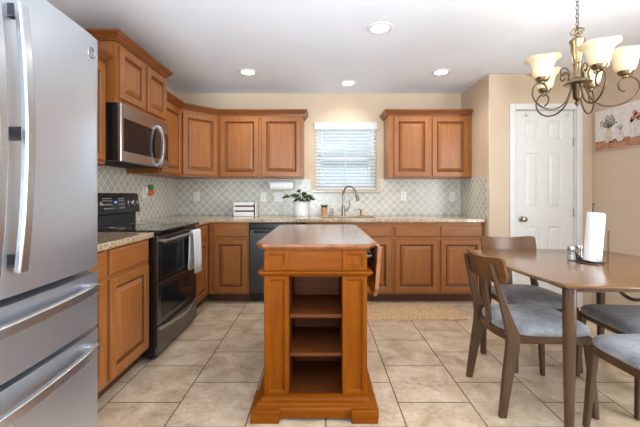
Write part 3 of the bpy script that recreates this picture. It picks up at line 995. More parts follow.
for sx in (0, 1):
    for sy in (0, 1):
        fx = (IX0 - 0.056, IX0 + 0.092) if sx == 0 else (IX1 - 0.092, IX1 + 0.046)
        fy = (IYF - 0.088, IYF + 0.10) if sy == 0 else (IYB - 0.10, IYB + 0.02)
        MB().box(fx[0], fx[1], fy[0], fy[1], 0.0, 0.068).build('foot', M['islx'], isl, 0.005, world=True)
for sd, x in ((-1, IX0 + 0.012), (1, IX1 - 0.012)):
    for y0, y1 in ((1.9, 2.36), (2.4, 2.86)):
        MB().rectrings(y0, y1, 0.13, 0.72, [(0, 0), (0, 0.006), (0.003, 0.008), (0.05, 0.008), (0.056, 0.003), (0.07, 0.003), (0.09, 0.007)],
                       lambda u, w, dd: (x + sd * dd, u, w)).build('side_panel', M['islz'], isl, world=True)
# drop leaf hanging on the right side
lf = MB()


def leafpt(y, s, t):
    # s runs down the leaf, t through it; the leaf hangs slightly outward of vertical
    a = math.radians(-4)
    return (0.317 + s * math.sin(a) + t * math.cos(a), y, 0.893 - s * math.cos(a) + t * math.sin(a))


L = 0.285
ol = [(1.865, 0), (2.90, 0), (2.90, L - 0.05), (2.86, L), (1.905, L), (1.865, L - 0.05)]
lf.loft([[leafpt(y, s, 0.0) for y, s in ol], [leafpt(y, s, 0.022) for y, s in ol]])
lf.build('drop_leaf', M['isltop'], isl, 0.004, world=True)
for y in (2.02, 2.7):
    MB().box(IX1 + 0.0, IX1 + 0.045, y - 0.012, y + 0.012, 0.80, 0.875).build('leaf_bracket', M['black'], isl, 0.003, world=True)
rl = MB().tube([(IX1 - 0.014, 1.93, 0.83), (IX1 + 0.035, 1.93, 0.83), (IX1 + 0.04, 1.97, 0.83), (IX1 + 0.04, 2.3, 0.83), (IX1 - 0.014, 2.33, 0.83)], 0.006, 8, 4)
rl.build('towel_rail', M['nickel'], isl, smooth=50, world=True)

# ------------------------------------------------------------------ floor mat
o = MB().box(-0.15, 1.385, 3.18, 3.655, 0.0, 0.008).build('floor_mat', M['rug'], bevel=0.003)
tag(o, 'tan mottled runner mat on the floor in front of the sink cabinets', 'mat')

# ------------------------------------------------------------------ dining table
TCX, TCY, THZ = 1.645, 2.085, 0.755
tb = thing('dining_table', 'square walnut dining table with bowed edges and round tapered legs', 'table', (TCX, TCY, 0))


def tabout(half, bow, z, n=16):
    pts = []
    for s in range(4):
        a = s * PI / 2
        for k in range(n):
            u = -half + 2 * half * k / n
            v = -half - bow * (1 - (u / half) ** 2)
            pts.append((u * math.cos(a) - v * math.sin(a), u * math.sin(a) + v * math.cos(a), z))
    return pts


MB().loft([tabout(0.455, 0.05, THZ - 0.032), tabout(0.485, 0.058, THZ - 0.018), tabout(0.492, 0.06, THZ - 0.006), tabout(0.49, 0.06, THZ - 0.001), tabout(0.486, 0.06, THZ)]).build('tabletop', M['tabletop'], tb, smooth=25)
ap = MB()
ha = 0.39
for x0, x1, y0, y1 in ((-ha, ha, -ha - 0.01, -ha + 0.01), (-ha, ha, ha - 0.01, ha + 0.01), (-ha - 0.01, -ha + 0.01, -ha + 0.01, ha - 0.01), (ha - 0.01, ha + 0.01, -ha + 0.01, ha - 0.01)):
    ap.box(x0, x1, y0, y1, THZ - 0.062, THZ - 0.031)
ap.build('apron', M['waly'], tb)
for sx in (-1, 1):
    for sy in (-1, 1):
        MB().lathe([(0.016, 0), (0.02, 0.002), (0.0285, 0.5), (0.0295, THZ - 0.04), (0.027, THZ - 0.031)], (sx * 0.435, sy * 0.435, 0), 24).build('leg', M['walz'], tb, smooth=40)

# ------------------------------------------------------------------ dining chairs
ch = thing('dining_chair', 'x', 'chair', (0, 0, 0), 0, 'chairs around the dining table')


def seat_outline(sc, z, n=48):
    pts = []
    for i in range(n):
        a = 2 * PI * i / n
        c, s = math.cos(a), math.sin(a)
        e = 0.42
        x = math.copysign(abs(c) ** e, c) * 0.212; y = math.copysign(abs(s) ** e, s)
        hw = 0.212 + 0.012 * (x / 0.212)
        x2 = x + 0.010 + max(0, x) * 0.09
        if x < 0: x2 -= 0.03 * (1 - y * y) * (abs(x) / 0.212)
        pts.append((x2 * sc, y * hw * sc, z))
    return pts


MB().loft([seat_outline(0.95, 0.424), seat_outline(0.99, 0.43), seat_outline(1.0, 0.445), seat_outline(0.985, 0.458), seat_outline(0.94, 0.468), seat_outline(0.8, 0.477), seat_outline(0.5, 0.482), seat_outline(0.12, 0.483)]).build('seat_cushion', M['fabric'], ch, smooth=60)
fm = MB()
fm.bar([(-0.19, -0.185, 0.405), (0.19, -0.2, 0.405)], 0.011, 0.02, smooth=0)
fm.bar([(-0.19, 0.185, 0.405), (0.19, 0.2, 0.405)], 0.011, 0.02, smooth=0)
fm.bar([(0.19, -0.2, 0.405), (0.19, 0.2, 0.405)], 0.011, 0.02, smooth=0)
fm.bar([(-0.19, -0.185, 0.405), (-0.222, -0.09, 0.405), (-0.232, 0, 0.405), (-0.222, 0.09, 0.405), (-0.19, 0.185, 0.405)], 0.011, 0.02, smooth=6)
fm.build('seat_frame', M['waly'], ch, 0.003)
for s in (-1, 1):
    MB().post([(0.222, s * 0.214, 0.0, 0.0135, 0.0135), (0.192, s * 0.196, 0.425, 0.02, 0.018)]).build('front_leg', M['walz'], ch, 0.008, seg=3)
    MB().post([(-0.262, s * 0.2, 0.0, 0.019, 0.014), (-0.232, s * 0.194, 0.2, 0.026, 0.015), (-0.203, s * 0.189, 0.36, 0.034, 0.016), (-0.2, s * 0.187, 0.43, 0.034, 0.016),
               (-0.224, s * 0.18, 0.52, 0.025, 0.015), (-0.268, s * 0.168, 0.68, 0.015, 0.013), (-0.303, s * 0.158, 0.805, 0.011, 0.012)]).build('rear_leg', M['walz'], ch, 0.006, seg=2)
MB().post([(-0.229, 0, 0.395, 0.011, 0.02), (-0.247, 0, 0.56, 0.009, 0.024), (-0.278, 0, 0.735, 0.007, 0.034)]).build('centre_splat', M['walz'], ch, 0.004)
bk = MB()
ny, nz = 28, 6
hwid = 0.217


def bpt(i, j, side):
    y = -hwid + 2 * hwid * i / ny
    q = abs(y) / hwid
    zt = 0.826 + 0.022 * q * q; zb = 0.694
    rc = 0.05
    ed = hwid - abs(y)
    if ed < rc:
        k = rc - math.sqrt(max(0, rc * rc - (rc - ed) ** 2))
        zb += k * 0.9; zt -= k * 0.35
    z = zb + (zt - zb) * j / nz
    x = -0.297 + 0.05 * q * q - 0.22 * (z - 0.76) + side * 0.0075
    return (x, y, z)


F = [[bk.v(*bpt(i, j, 1)) for j in range(nz + 1)] for i in range(ny + 1)]
B = [[bk.v(*bpt(i, j, -1)) for j in range(nz + 1)] for i in range(ny + 1)]
for i in range(ny):
    for j in range(nz):
        bk.face([F[i][j], F[i + 1][j], F[i + 1][j + 1], F[i][j + 1]]); bk.face([B[i][j], B[i][j + 1], B[i + 1][j + 1], B[i + 1][j]])
    bk.face([F[i][0], B[i][0], B[i + 1][0], F[i + 1][0]]); bk.face([F[i][nz], F[i + 1][nz], B[i + 1][nz], B[i][nz]])
for j in range(nz):
    bk.face([F[0][j], F[0][j + 1], B[0][j + 1], B[0][j]]); bk.face([F[ny][j], B[ny][j], B[ny][j + 1], F[ny][j + 1]])
bk.build('backrest', M['panelwood'], ch, smooth=50)
ch['label'] = 'grey-cushioned walnut dining chair on the left of the table, its whole curved back in view'
ch.location = (1.226, 1.998, 0)
dup(ch, (1.507, 2.468, 0), -PI / 2, 'grey-cushioned walnut dining chair behind the table, its backrest showing above the far edge')
dup(ch, (1.885, 1.992, 0), PI, 'grey-cushioned walnut dining chair on the right, far seat cut by the picture edge')
dup(ch, (1.566, 1.505, 0), PI / 2 + 0.02, 'grey-cushioned walnut dining chair nearest the camera, seat corner at lower right')

# strap hanging beneath the table by the right-hand chair
o = MB().bar([(1.90, 2.262, 0.7225), (1.93, 2.262, 0.64), (1.985, 2.262, 0.545), (2.05, 2.258, 0.49), (2.11, 2.253, 0.478), (2.17, 2.25, 0.50), (2.215, 2.245, 0.57), (2.25, 2.22, 0.66)], 0.011, 0.002, up=(0, 1, 0.2)).build('strap', M['strap'])
tag(o, 'dark brown strap looping down below the tabletop at the right edge', 'strap')

# ------------------------------------------------------------------ on the dining table
ph = thing('paper_towel_holder', 'wire paper towel stand with upright rod on the dining table', 'paper towel holder', (1.668, 2.1, THZ))
b = MB()
rg = [(0.066 * math.cos(2 * PI * i / 32), 0.066 * math.sin(2 * PI * i / 32), 0.004) for i in range(33)]
b.tube(rg, 0.004, 8, 0)
b.tube([(-0.066, 0, 0.004), (0.112, 0, 0.004)], 0.004, 8, 0).tube([(0, -0.066, 0.004), (0, 0.066, 0.004)], 0.004, 8, 0)
b.build('base_ring', M['bronze'], ph, smooth=50)
MB().tube([(0.012, 0, 0.004), (0.022, 0, 0.36)], 0.0045, 10, 0).ball((0.022, 0, 0.362), 0.007).build('rod', M['bronze'], ph, smooth=50)
MB().tube([(0.112, 0, 0.004), (0.114, 0, 0.19)], 0.0045, 10, 0).ball((0.114, 0, 0.193), 0.006).build('side_arm', M['bronze'], ph, smooth=50)
rl = MB()
ax = Vector((0.085, 0, 1)).normalized()
c0 = Vector((1.678, 2.1, THZ + 0.0125))
prf = [(0.021, 0.0), (0.041, 0.0), (0.0435, 0.002), (0.0435, 0.297), (0.041, 0.299), (0.021, 0.299), (0.021, 0.0)]
rl.lathe(prf, c0, 36, False, False, ax=ax)
pr = rl.build('paper_towel_roll', M['paper'], smooth=40)
tag(pr, 'tall white paper towel roll leaning on the stand on the dining table', 'paper towel')
lp = MB()
fl = []
for j in range(5):
    z = 0.004 + j * 0.072
    row = []
    for i in range(7):
        a = math.radians(-100 + i * 9)
        r = 0.0442 + 0.0006 * i * (i / 5)
        row.append((r * math.cos(a), r * math.sin(a), z))
    fl.append(row)
mt = Matrix.Translation(c0) @ Vector((0, 0, 1)).rotation_difference(ax).to_matrix().to_4x4()
VV = [[lp.v(*(mt @ Vector(p))) for p in r] for r in fl]
for a_, b_ in zip(VV, VV[1:]):
    for i in range(6): lp.face([a_[i], a_[i + 1], b_[i + 1], b_[i]])
o = lp.build('loose_sheet', M['paper'], pr, smooth=60); sm = o.modifiers.new('thick', 'SOLIDIFY'); sm.thickness = 0.0008


def shaker(x, y, lab, content):
    t = thing('shaker', lab, 'shaker', (x, y, THZ), 0, 'salt and pepper shakers')
    MB().lathe([(0.02, 0), (0.025, 0.004), (0.0255, 0.02), (0.021, 0.045), (0.021, 0.066)], n=20).build('glass_jar', M['clear'], t, smooth=40)
    MB().lathe([(0.018, 0.004), (0.0215, 0.008), (0.0215, 0.02), (0.0195, 0.032)], n=18).build('contents', content, t, smooth=40)
    MB().lathe([(0.0225, 0.066), (0.0235, 0.07), (0.0235, 0.082), (0.019, 0.092), (0.008, 0.096)], n=20).build('cap', M['chrome'], t, smooth=40)


shaker(1.61, 2.175, 'left glass shaker with metal cap beside the paper towel stand', M['ceramic'])
shaker(1.688, 2.215, 'right glass shaker with metal cap, tucked behind the paper towel roll', M['slot'])

# ------------------------------------------------------------------ chandelier
CX, CY = 1.578, 2.085
cd = thing('chandelier', 'five-arm scrolled chandelier with lit alabaster bell shades over the dining table', 'chandelier', (CX, CY, ZC))
ZK = 1.868 - ZC                       # height of the cups, relative
MB().lathe([(0.0, 0), (0.065, 0), (0.065, -0.008), (0.05, -0.02), (0.02, -0.034), (0.006, -0.04)], n=28, cap0=False).build('canopy', M['brass'], cd, smooth=40)
chn = MB()
nl = 9; top = -0.036; bot = 2.185 - ZC
step = (top - bot) / nl
for i in range(nl):
    zc = top - step * (i + 0.5); a = (i % 2) * PI / 2 + 0.4
    pts = []
    for k in range(13):
        q = 2 * PI * k / 12
        r = 0.008 * math.cos(q); pts.append((r * math.cos(a), r * math.sin(a), zc + step * 0.62 * math.sin(q)))
    chn.tube(pts, 0.0022, 6, 0)
chn.build('chain', M['bronze'], cd, smooth=60)
lpn = MB()
for a in (0.2, 0.2 + PI / 3, 0.2 + 2 * PI / 3):
    pts = [(0.034 * math.cos(2 * PI * k / 16) * math.cos(a), 0.034 * math.cos(2 * PI * k / 16) * math.sin(a), 2.176 - ZC + 0.02 * math.sin(2 * PI * k / 16)) for k in range(17)]
    lpn.tube(pts, 0.004, 6, 0)
lpn.build('crown_loops', M['brass'], cd, smooth=60)
Zq = lambda z: z - ZC
MB().lathe([(0.006, Zq(2.17)), (0.012, Zq(2.16)), (0.012, Zq(2.14)), (0.034, Zq(2.132)), (0.042, Zq(2.122)), (0.040, Zq(2.108)), (0.034, Zq(2.10)), (0.033, Zq(2.05)), (0.024, Zq(2.0)), (0.021, Zq(1.985)), (0.027, Zq(1.975)), (0.022, Zq(1.965)), (0.022, Zq(1.90)), (0.03, Zq(1.89))], n=28).build('column', M['brass'], cd, smooth=40)
MB().lathe([(0.03, Zq(1.888)), (0.055, Zq(1.878)), (0.072, Zq(1.862)), (0.076, Zq(1.856)), (0.07, Zq(1.851)), (0.05, Zq(1.848)), (0.03, Zq(1.846))], n=36).build('drip_pan', M['brass'], cd, smooth=40)
MB().lathe([(0.034, Zq(1.854)), (0.034, Zq(1.84)), (0.026, Zq(1.83)), (0.023, Zq(1.77)), (0.014, Zq(1.758)), (0.006, Zq(1.752)), (0.013, Zq(1.742)), (0.012, Zq(1.732)), (0.003, Zq(1.716))], n=24).build('finial', M['bronze'], cd, smooth=40)
RA = 0.222


def shade_rings(off):
    R = []
    for r, z in [(0.030, 0.006), (0.043, 0.02), (0.053, 0.043), (0.057, 0.07), (0.062, 0.092), (0.074, 0.112), (0.09, 0.125), (0.1, 0.13)]:
        fl = max(0, (z - 0.08) / 0.05)
        ring = []
        for i in range(48):
            a = 2 * PI * i / 48
            k = 1 + 0.025 * fl * math.cos(5 * a)
            ring.append(((r - off) * k * math.cos(a), (r - off) * k * math.sin(a), z + 0.0025 * fl * math.cos(5 * a) + (off * 0.3)))
        R.append(ring)
    return R


for ang in (35, 106, 183, 258, 328):
    a = math.radians(ang)
    ca, sa = math.cos(a), math.sin(a)

    def rp(r, z, s=0):
        return (r * ca - s * sa, r * sa + s * ca, ZK + z)
    am = MB()
    am.tube([rp(0.03, 0.002), rp(0.046, -0.06), rp(0.075, -0.125), rp(0.13, -0.165), rp(0.195, -0.168), rp(0.25, -0.14), rp(0.283, -0.09), rp(0.277, -0.04), rp(0.245, -0.012),
             rp(0.212, -0.018), rp(0.192, -0.048), rp(0.198, -0.08), rp(0.222, -0.094)], 0.0048, 8, 7)
    am.tube([rp(0.06, 0.008), rp(0.052, 0.045), rp(0.07, 0.08), rp(0.1, 0.078), rp(0.108, 0.05), rp(0.09, 0.034), rp(0.078, 0.048)], 0.004, 8, 6)
    am = am.build('arm', M['bronze'], cd, smooth=60)
    MB().lathe([(0.008, -0.018), (0.016, -0.014), (0.016, -0.006), (0.028, -0.002), (0.037, 0.012), (0.042, 0.026), (0.038, 0.028)], rp(RA, 0), 22).build('cup', M['brass'], am, smooth=40)
    c = rp(RA, 0.004)
    s_ = MB()
    R = shade_rings(0) + list(reversed(shade_rings(0.004)))
    s_.loft([[(x + c[0], y + c[1], z + c[2]) for x, y, z in r] for r in R], cap0=False, cap1=False)
    s_.build('glass_shade', M['shade'], am, smooth=60)
    MB().lathe([(0.012, 0.02), (0.014, 0.04), (0.024, 0.065), (0.024, 0.085), (0.01, 0.1)], c, 16).build('bulb', M['bulb'], am, smooth=60)
    l = bpy.data.lights.new('chandelier_bulb', 'POINT'); l.energy = 0.4; l.color = (1.0, 0.86, 0.68); l.shadow_soft_size = 0.04
    lo = bpy.data.objects.new('chandelier_bulb', l); COL.objects.link(lo); lo.location = (CX + RA * ca, CY + RA * sa, 1.868 + 0.17)

# ------------------------------------------------------------------ recessed ceiling lights
SPOTS = [(248, 72, 'recessed ceiling light over the stove side, leftmost of the lit row'),
         (348, 83, 'recessed ceiling light in front of the sink window, farthest of all'),
         (441, 72, 'recessed ceiling light above the right wall cabinets, rightmost'),
         (380, 28, 'recessed ceiling light nearest the camera, above the island')]
r0 = None
for px, py, lb in SPOTS:
    Y = 340 * (ZC - 1.18) / (194 - py); X = (px - 320) * Y / 340
    if r0 is None:
        r0 = thing('recessed_light', lb, 'ceiling light', (X, Y, ZC), 0, 'recessed ceiling lights')
        MB().lathe([(0.066, -0.004), (0.07, -0.008), (0.092, -0.006), (0.095, 0.0), (0.066, 0.0), (0.066, -0.004)], n=40, cap0=False, cap1=False).build('trim_ring', M['white'], r0, smooth=40)
        MB().lathe([(0.066, -0.005), (0.066, -0.001)], n=40).build('lens', M['lens'], r0)
    else:
        dup(r0, (X, Y, ZC), 0, lb)
    l = bpy.data.lights.new('downlight', 'SPOT'); l.energy = 28; l.color = (1.0, 0.97, 0.93); l.spot_size = math.radians(150); l.spot_blend = 0.9; l.shadow_soft_size = 0.06
    lo = bpy.data.objects.new('downlight', l); COL.objects.link(lo); lo.location = (X, Y, ZC - 0.012)

# ------------------------------------------------------------------ canvas picture on the right wall
pz0, pz1, py1, py0 = 1.612, 2.018, 3.50, 2.70
def canvasmat():
    k = NT('pale_plank_canvas'); b = k.b
    tc = k.node('ShaderNodeTexCoord'); sep = k.node('ShaderNodeSeparateXYZ'); k.link(tc.outputs['Object'], sep.inputs[0])
    f = k.math('ABSOLUTE', k.math('SUBTRACT', k.math('FRACT', k.math('DIVIDE', sep.outputs[1], 0.1)), 0.5))
    g = k.math('GREATER_THAN', f, 0.485)
    n_ = k.noise(k.coords((1, 3, 3)), 8, 4)
    k.link(k.mix(g, k.ramp(n_, [(0.3, (216, 205, 198)), (0.7, (234, 226, 221))]), lin((198, 188, 182))), b.inputs['Base Color'])
    b.inputs['Roughness'].default_value = 0.8
    return k.m


pic = thing('canvas_picture', 'canvas still life of white vases on a wooden ledge, on the right wall', 'picture', (XR - 0.001, (py0 + py1) / 2, pz0))
MB().box(XR - 0.026, XR - 0.001, py0, py1, pz0, pz1).build('canvas', canvasmat(), pic, 0.003, world=True)
xs_ = XR - 0.026
M['ptan'] = plain('painted_ledge', (176, 128, 98), 0.8, 0, 0.12, 25)
M['pvase'] = plain('painted_vase', (206, 190, 172), 0.8, 0, 0.1, 30)
M['pjar'] = plain('painted_jar', (212, 205, 200), 0.8, 0, 0.08, 30)
M['pstem'] = plain('painted_stems', (112, 104, 92), 0.8, 0, 0.2, 40)
M['ppink'] = plain('painted_blossom', (196, 140, 122), 0.8, 0, 0.12, 40)


def paint(name, poly, mat, lay=1):
    """a flat painted patch on the canvas; poly in (y distance from far edge, z above the bottom)"""
    MB().prism([(py1 - a, pz0 + b) for a, b in poly], xs_ - 0.0006 * lay, xs_ + 0.001, 'x').build(name, mat, pic, world=True)


def vase(c, z0, prof):
    return [(c - r, z0 + h) for r, h in prof] + [(c + r, z0 + h) for r, h in reversed(prof)]


paint('painted_ledge', [(0.003, 0.004), (0.797, 0.004), (0.797, 0.10), (0.003, 0.10)], M['ptan'])
paint('painted_board', [(0.17, 0.06), (0.40, 0.06), (0.40, 0.085), (0.17, 0.085)], plain('painted_board', (150, 108, 84), 0.8), 2)
paint('painted_vase', vase(0.168, 0.071, [(0.032, 0), (0.044, 0.012), (0.046, 0.085), (0.038, 0.115), (0.024, 0.13), (0.028, 0.145)]), M['pvase'], 2)
paint('painted_bowl', vase(0.293, 0.07, [(0.02, 0), (0.036, 0.02), (0.042, 0.055), (0.034, 0.085), (0.03, 0.09)]), M['pjar'], 3)
paint('painted_jar', vase(0.445, 0.085, [(0.045, 0), (0.055, 0.015), (0.055, 0.11), (0.04, 0.14), (0.042, 0.155)]), M['pjar'], 2)
paint('painted_jar', vase(0.62, 0.085, [(0.04, 0), (0.05, 0.02), (0.05, 0.16), (0.03, 0.2), (0.033, 0.215)]), M['pvase'], 2)
sm_ = MB()
rnd = random.Random(3)
for i in range(13):
    a = math.radians(-62 + i * 10.5); ln_ = 0.085 + 0.055 * rnd.random()
    x1, z1 = 0.168 + math.sin(a) * ln_, 0.212 + math.cos(a) * ln_ * 0.9
    px_, pz_ = math.cos(a) * 0.0022, math.sin(a) * 0.0022
    sm_.prism([(py1 - (0.168 - px_), pz0 + 0.21 + pz_), (py1 - (0.168 + px_), pz0 + 0.21 - pz_), (py1 - x1 - px_, pz0 + z1), (py1 - x1 + px_, pz0 + z1)], xs_ - 0.002, xs_ + 0.001, 'x')
    for k in (0.45, 0.72, 1.0):
        cx_, cz_ = 0.168 + math.sin(a) * ln_ * k + rnd.uniform(-.008, .008), 0.212 + math.cos(a) * ln_ * 0.9 * k
        th = rnd.uniform(0, PI)
        sm_.prism([(py1 - (cx_ + 0.011 * math.cos(q) * math.cos(th) - 0.0045 * math.sin(q) * math.sin(th)), pz0 + cz_ + 0.011 * math.cos(q) * math.sin(th) + 0.0045 * math.sin(q) * math.cos(th)) for q in [2 * PI * m / 8 for m in range(8)]], xs_ - 0.0022, xs_ + 0.001, 'x')
sm_.build('painted_stems', M['pstem'], pic, world=True)
bs = MB()
for cx_, cz_, r in ((0.425, 0.255, 0.024), (0.465, 0.27, 0.03), (0.445, 0.30, 0.026), (0.41, 0.235, 0.018), (0.485, 0.245, 0.02)):
    bs.prism([(py1 - cx_ + r * math.cos(q), pz0 + cz_ + r * math.sin(q)) for q in [2 * PI * m / 12 for m in range(12)]], xs_ - 0.0012, xs_ + 0.001, 'x')
bs.build('painted_blossoms', M['ppink'], pic, world=True)
gp = MB()
for a0 in (-40, -15, 10, 30):
    a = math.radians(a0)
    x1, z1 = 0.30 + math.sin(a) * 0.06, 0.172 + math.cos(a) * 0.05
    gp.prism([(py1 - 0.299, pz0 + 0.168), (py1 - 0.302, pz0 + 0.168), (py1 - x1 - 0.002, pz0 + z1), (py1 - x1 + 0.002, pz0 + z1)], xs_ - 0.0025, xs_ + 0.001, 'x')
gp.build('painted_grass', M['pstem'], pic, world=True)

# ------------------------------------------------------------------ outlets and switches


def plate(name, label, cat, loc, rz, w, h, kind, group):
    t = thing(name, label, cat, loc, rz, group)
    MB().box(-w / 2, w / 2, -0.006, 0, -h / 2, h / 2).build('cover_plate', M['wplastic'], t, 0.003)
    if kind == 'outlet':
        for z in (-0.02, 0.02):
            r = MB().lathe([(0.0165, 0), (0.0165, 0.002)], (0, -0.006, z), 18, ax=(0, -1, 0)).build('receptacle', M['white'], t, smooth=40)
            s = MB()
            for x in (-0.006, 0.006): s.box(x - 0.0012, x + 0.0012, -0.0085, -0.0078, z - 0.002, z + 0.007)
            s.ball((0, -0.008, z - 0.008), 0.0022, 8)
            s.build('slots', M['slot'], r)
    else:
        n_ = kind
        for i in range(n_):
            x = (i - (n_ - 1) / 2) * 0.046
            MB().box(x - 0.016, x + 0.016, -0.009, -0.006, -0.033, 0.033).build('rocker_switch', M['white'], t, 0.002)
    return t


YW = YB - 0.0082


def bx(px):
    return (px - 320) * YW / 340


def bz(py):
    return 1.18 - (py - 194) * YW / 340


plate('wall_outlet', 'white wall outlet nearest the left corner of the back wall tiles', 'outlet', (bx(196.8), YW, bz(196.5)), 0, 0.072, 0.116, 'outlet', 'wall outlets')
plate('wall_outlet', 'white wall outlet left of the double switch, above the white box', 'outlet', (bx(263.5), YW, bz(197)), 0, 0.072, 0.116, 'outlet', 'wall outlets')
plate('light_switch', 'white double light switch under the paper towel roll on the tiles', 'switch', (bx(279), YW, bz(197)), 0, 0.118, 0.118, 2, 'wall switches')
plate('wall_outlet', 'white wall outlet on the tiles just right of the faucet', 'outlet', (bx(403.5), YW, bz(196)), 0, 0.072, 0.116, 'outlet', 'wall outlets')
plate('wall_outlet', 'white wall outlet farthest right, below the right wall cabinets', 'outlet', (bx(452), YW, bz(196.5)), 0, 0.072, 0.116, 'outlet', 'wall outlets')
ow = plate('wall_outlet', 'white wall outlet on the left wall beyond the stove backguard', 'outlet', (XL + 0.0082, 3.49, 1.20), PI / 2, 0.08, 0.12, 'outlet', 'wall outlets')
pg = thing('plug_in_freshener', 'coral and green plug-in air freshener in the left wall outlet', 'air freshener', (XL + 0.02, 3.55, 1.19))
MB().box(XL + 0.0165, XL + 0.035, 3.475, 3.515, 1.185, 1.25).build('plug_body', M['wplastic'], pg, 0.005, world=True)
MB().ball((XL + 0.04, 3.575, 1.195), 0.034, 14, (0.75, 1, 0.95)).ball((XL + 0.035, 3.53, 1.20), 0.02, 10, (0.7, 1, 0.8)).build('coral_pod', M['tomato'], pg, smooth=60, world=True)
MB().ball((XL + 0.04, 3.565, 1.252), 0.03, 12, (0.7, 1, 0.9)).ball((XL + 0.04, 3.588, 1.245), 0.022, 10, (0.7, 1, 0.9)).build('green_cap', M['green'], pg, smooth=60, world=True)

# ------------------------------------------------------------------ things on the back counter
pt = thing('hanging_paper_towel', 'white paper towel roll mounted horizontally beneath the left wall cabinet', 'paper towel', (-0.462, 4.13, U0))
MB().lathe([(0.02, 0), (0.055, 0), (0.056, 0.002), (0.056, 0.276), (0.055, 0.278), (0.02, 0.278)], (-0.139 - 0.02 + 0.02, 0, -0.088), 32, ax=(1, 0, 0)).build('roll', M['paper'], pt, smooth=40)
hb = MB()
for x in (-0.147, 0.143): hb.box(x, x + 0.005, -0.015, 0.015, -0.102, 0.0)
hb.cyl((-0.145, 0, -0.088), (0.145, 0, -0.088), 0.008, n=10)
hb.build('bracket', M['wplastic'], pt)
# slatted box
sbx = thing('slatted_box', 'white slatted box with dark red contents on the left of the back counter', 'box', (-0.891, 4.10, CT))
w2, d2, h2 = 0.135, 0.07, 0.168
b = MB()
for z0, z1 in ((0.004, 0.053), (0.072, 0.113), (0.132, h2)):
    b.box(-w2, 0.105, -d2, -d2 + 0.01, z0, z1)
b.box(-w2, -w2 + 0.012, -d2 + 0.01, d2, 0.0, h2).box(-w2 + 0.012, w2 - 0.004, d2 - 0.01, d2, 0.0, h2).box(-w2 + 0.012, 0.1, -d2 + 0.01, d2 - 0.01, 0, 0.008)
b.build('crate', M['ceramic'], sbx, 0.002)
MB().box(-w2 + 0.014, 0.098, -d2 + 0.0115, d2 - 0.014, 0.009, 0.15).build('contents', M['red'], sbx)
b = MB().grid([-d2, -0.03, -0.012, 0.02, 0.04, d2], [0, 0.03, 0.045, 0.075, 0.09, 0.12, 0.135, h2], lambda i, j: not (i in (1, 3) and j in (1, 3, 5)), 0.12, 0.13, 'x')
b.build('pierced_side', M['ceramic'], sbx)
# potted plant
pp = thing('potted_plant', 'leafy green houseplant in a white pot on the counter left of the window', 'plant', (bx(302), 4.09, CT))
MB().lathe([(0.07, 0), (0.082, 0.002), (0.083, 0.022), (0.078, 0.023), (0.078, 0.026), (0.083, 0.028), (0.086, 0.155), (0.084, 0.158), (0.079, 0.156), (0.077, 0.14)], n=32).build('pot', M['ceramic'], pp, smooth=40)
MB().lathe([(0.077, 0.136), (0.077, 0.14)], n=24).build('soil', M['soil'], pp)
pp.scale = (1.12, 1.12, 1.12)


def leaf(mb, base, direction, length, width, droop, n=6, roll=0.0):
    d = Vector(direction).normalized(); side = d.cross(Vector((0, 0, 1)))
    if side.length < 0.1: side = Vector((1, 0, 0))
    side.normalize(); up = side.cross(d)
    side, up = side * math.cos(roll) + up * math.sin(roll), up * math.cos(roll) - side * math.sin(roll)
    p = Vector(base); rowsL = []
    for i in range(n + 1):
        t = i / n
        q = p + d * length * t - Vector((0, 0, droop * length * t * t))
        wd_ = width * math.sin(PI * min(1, t * 0.94 + 0.03)) ** 0.8
        rowsL.append([q - side * wd_ + up * wd_ * 0.25, q, q + side * wd_ + up * wd_ * 0.25])
    Vv = [[mb.v(*x) for x in r] for r in rowsL]
    for a_, b_ in zip(Vv, Vv[1:]):
        for k in range(2): mb.face([a_[k], a_[k + 1], b_[k + 1], b_[k]])


stm = MB(); lv = MB()
LEAVES = [(-0.165, -0.03, 0.225, 0.085, 0.026), (-0.02, 0.0, 0.275, 0.06, 0.022), (0.115, -0.03, 0.20, 0.075, 0.022), (-0.04, -0.05, 0.225, 0.085, 0.03),
          (0.04, -0.05, 0.215, 0.085, 0.03), (-0.06, 0.03, 0.225, 0.085, 0.028), (0.06, 0.03, 0.215, 0.085, 0.028), (0.005, -0.07, 0.195, 0.075, 0.03),
          (-0.055, -0.05, 0.185, 0.065, 0.028), (0.075, -0.05, 0.185, 0.07, 0.026), (0.02, 0.02, 0.235, 0.075, 0.028), (-0.025, -0.06, 0.20, 0.07, 0.03), (0.03, -0.06, 0.18, 0.07, 0.028)]
for i, (dx, dyy, dz, ln_, wd_) in enumerate(LEAVES):
    b0 = Vector((dx * 0.2, dyy * 0.3, 0.139)); e0 = Vector((dx * 0.75, dyy * 0.8, dz - 0.02))
    stm.tube([b0, (b0 + e0) / 2 + Vector((dx * -0.08, 0, 0.02)), e0], 0.0028, 6, 5)
    leaf(lv, e0, (dx, dyy - 0.03, 0.04), ln_, wd_ * 1.05, 0.35, roll=math.radians(-45 if dx < 0 else 45))
stm.build('stems', M['leaf'], pp, smooth=60)
o = lv.build('leaves', M['leaf'], pp, smooth=60); sm = o.modifiers.new('thick', 'SOLIDIFY'); sm.thickness = 0.0015
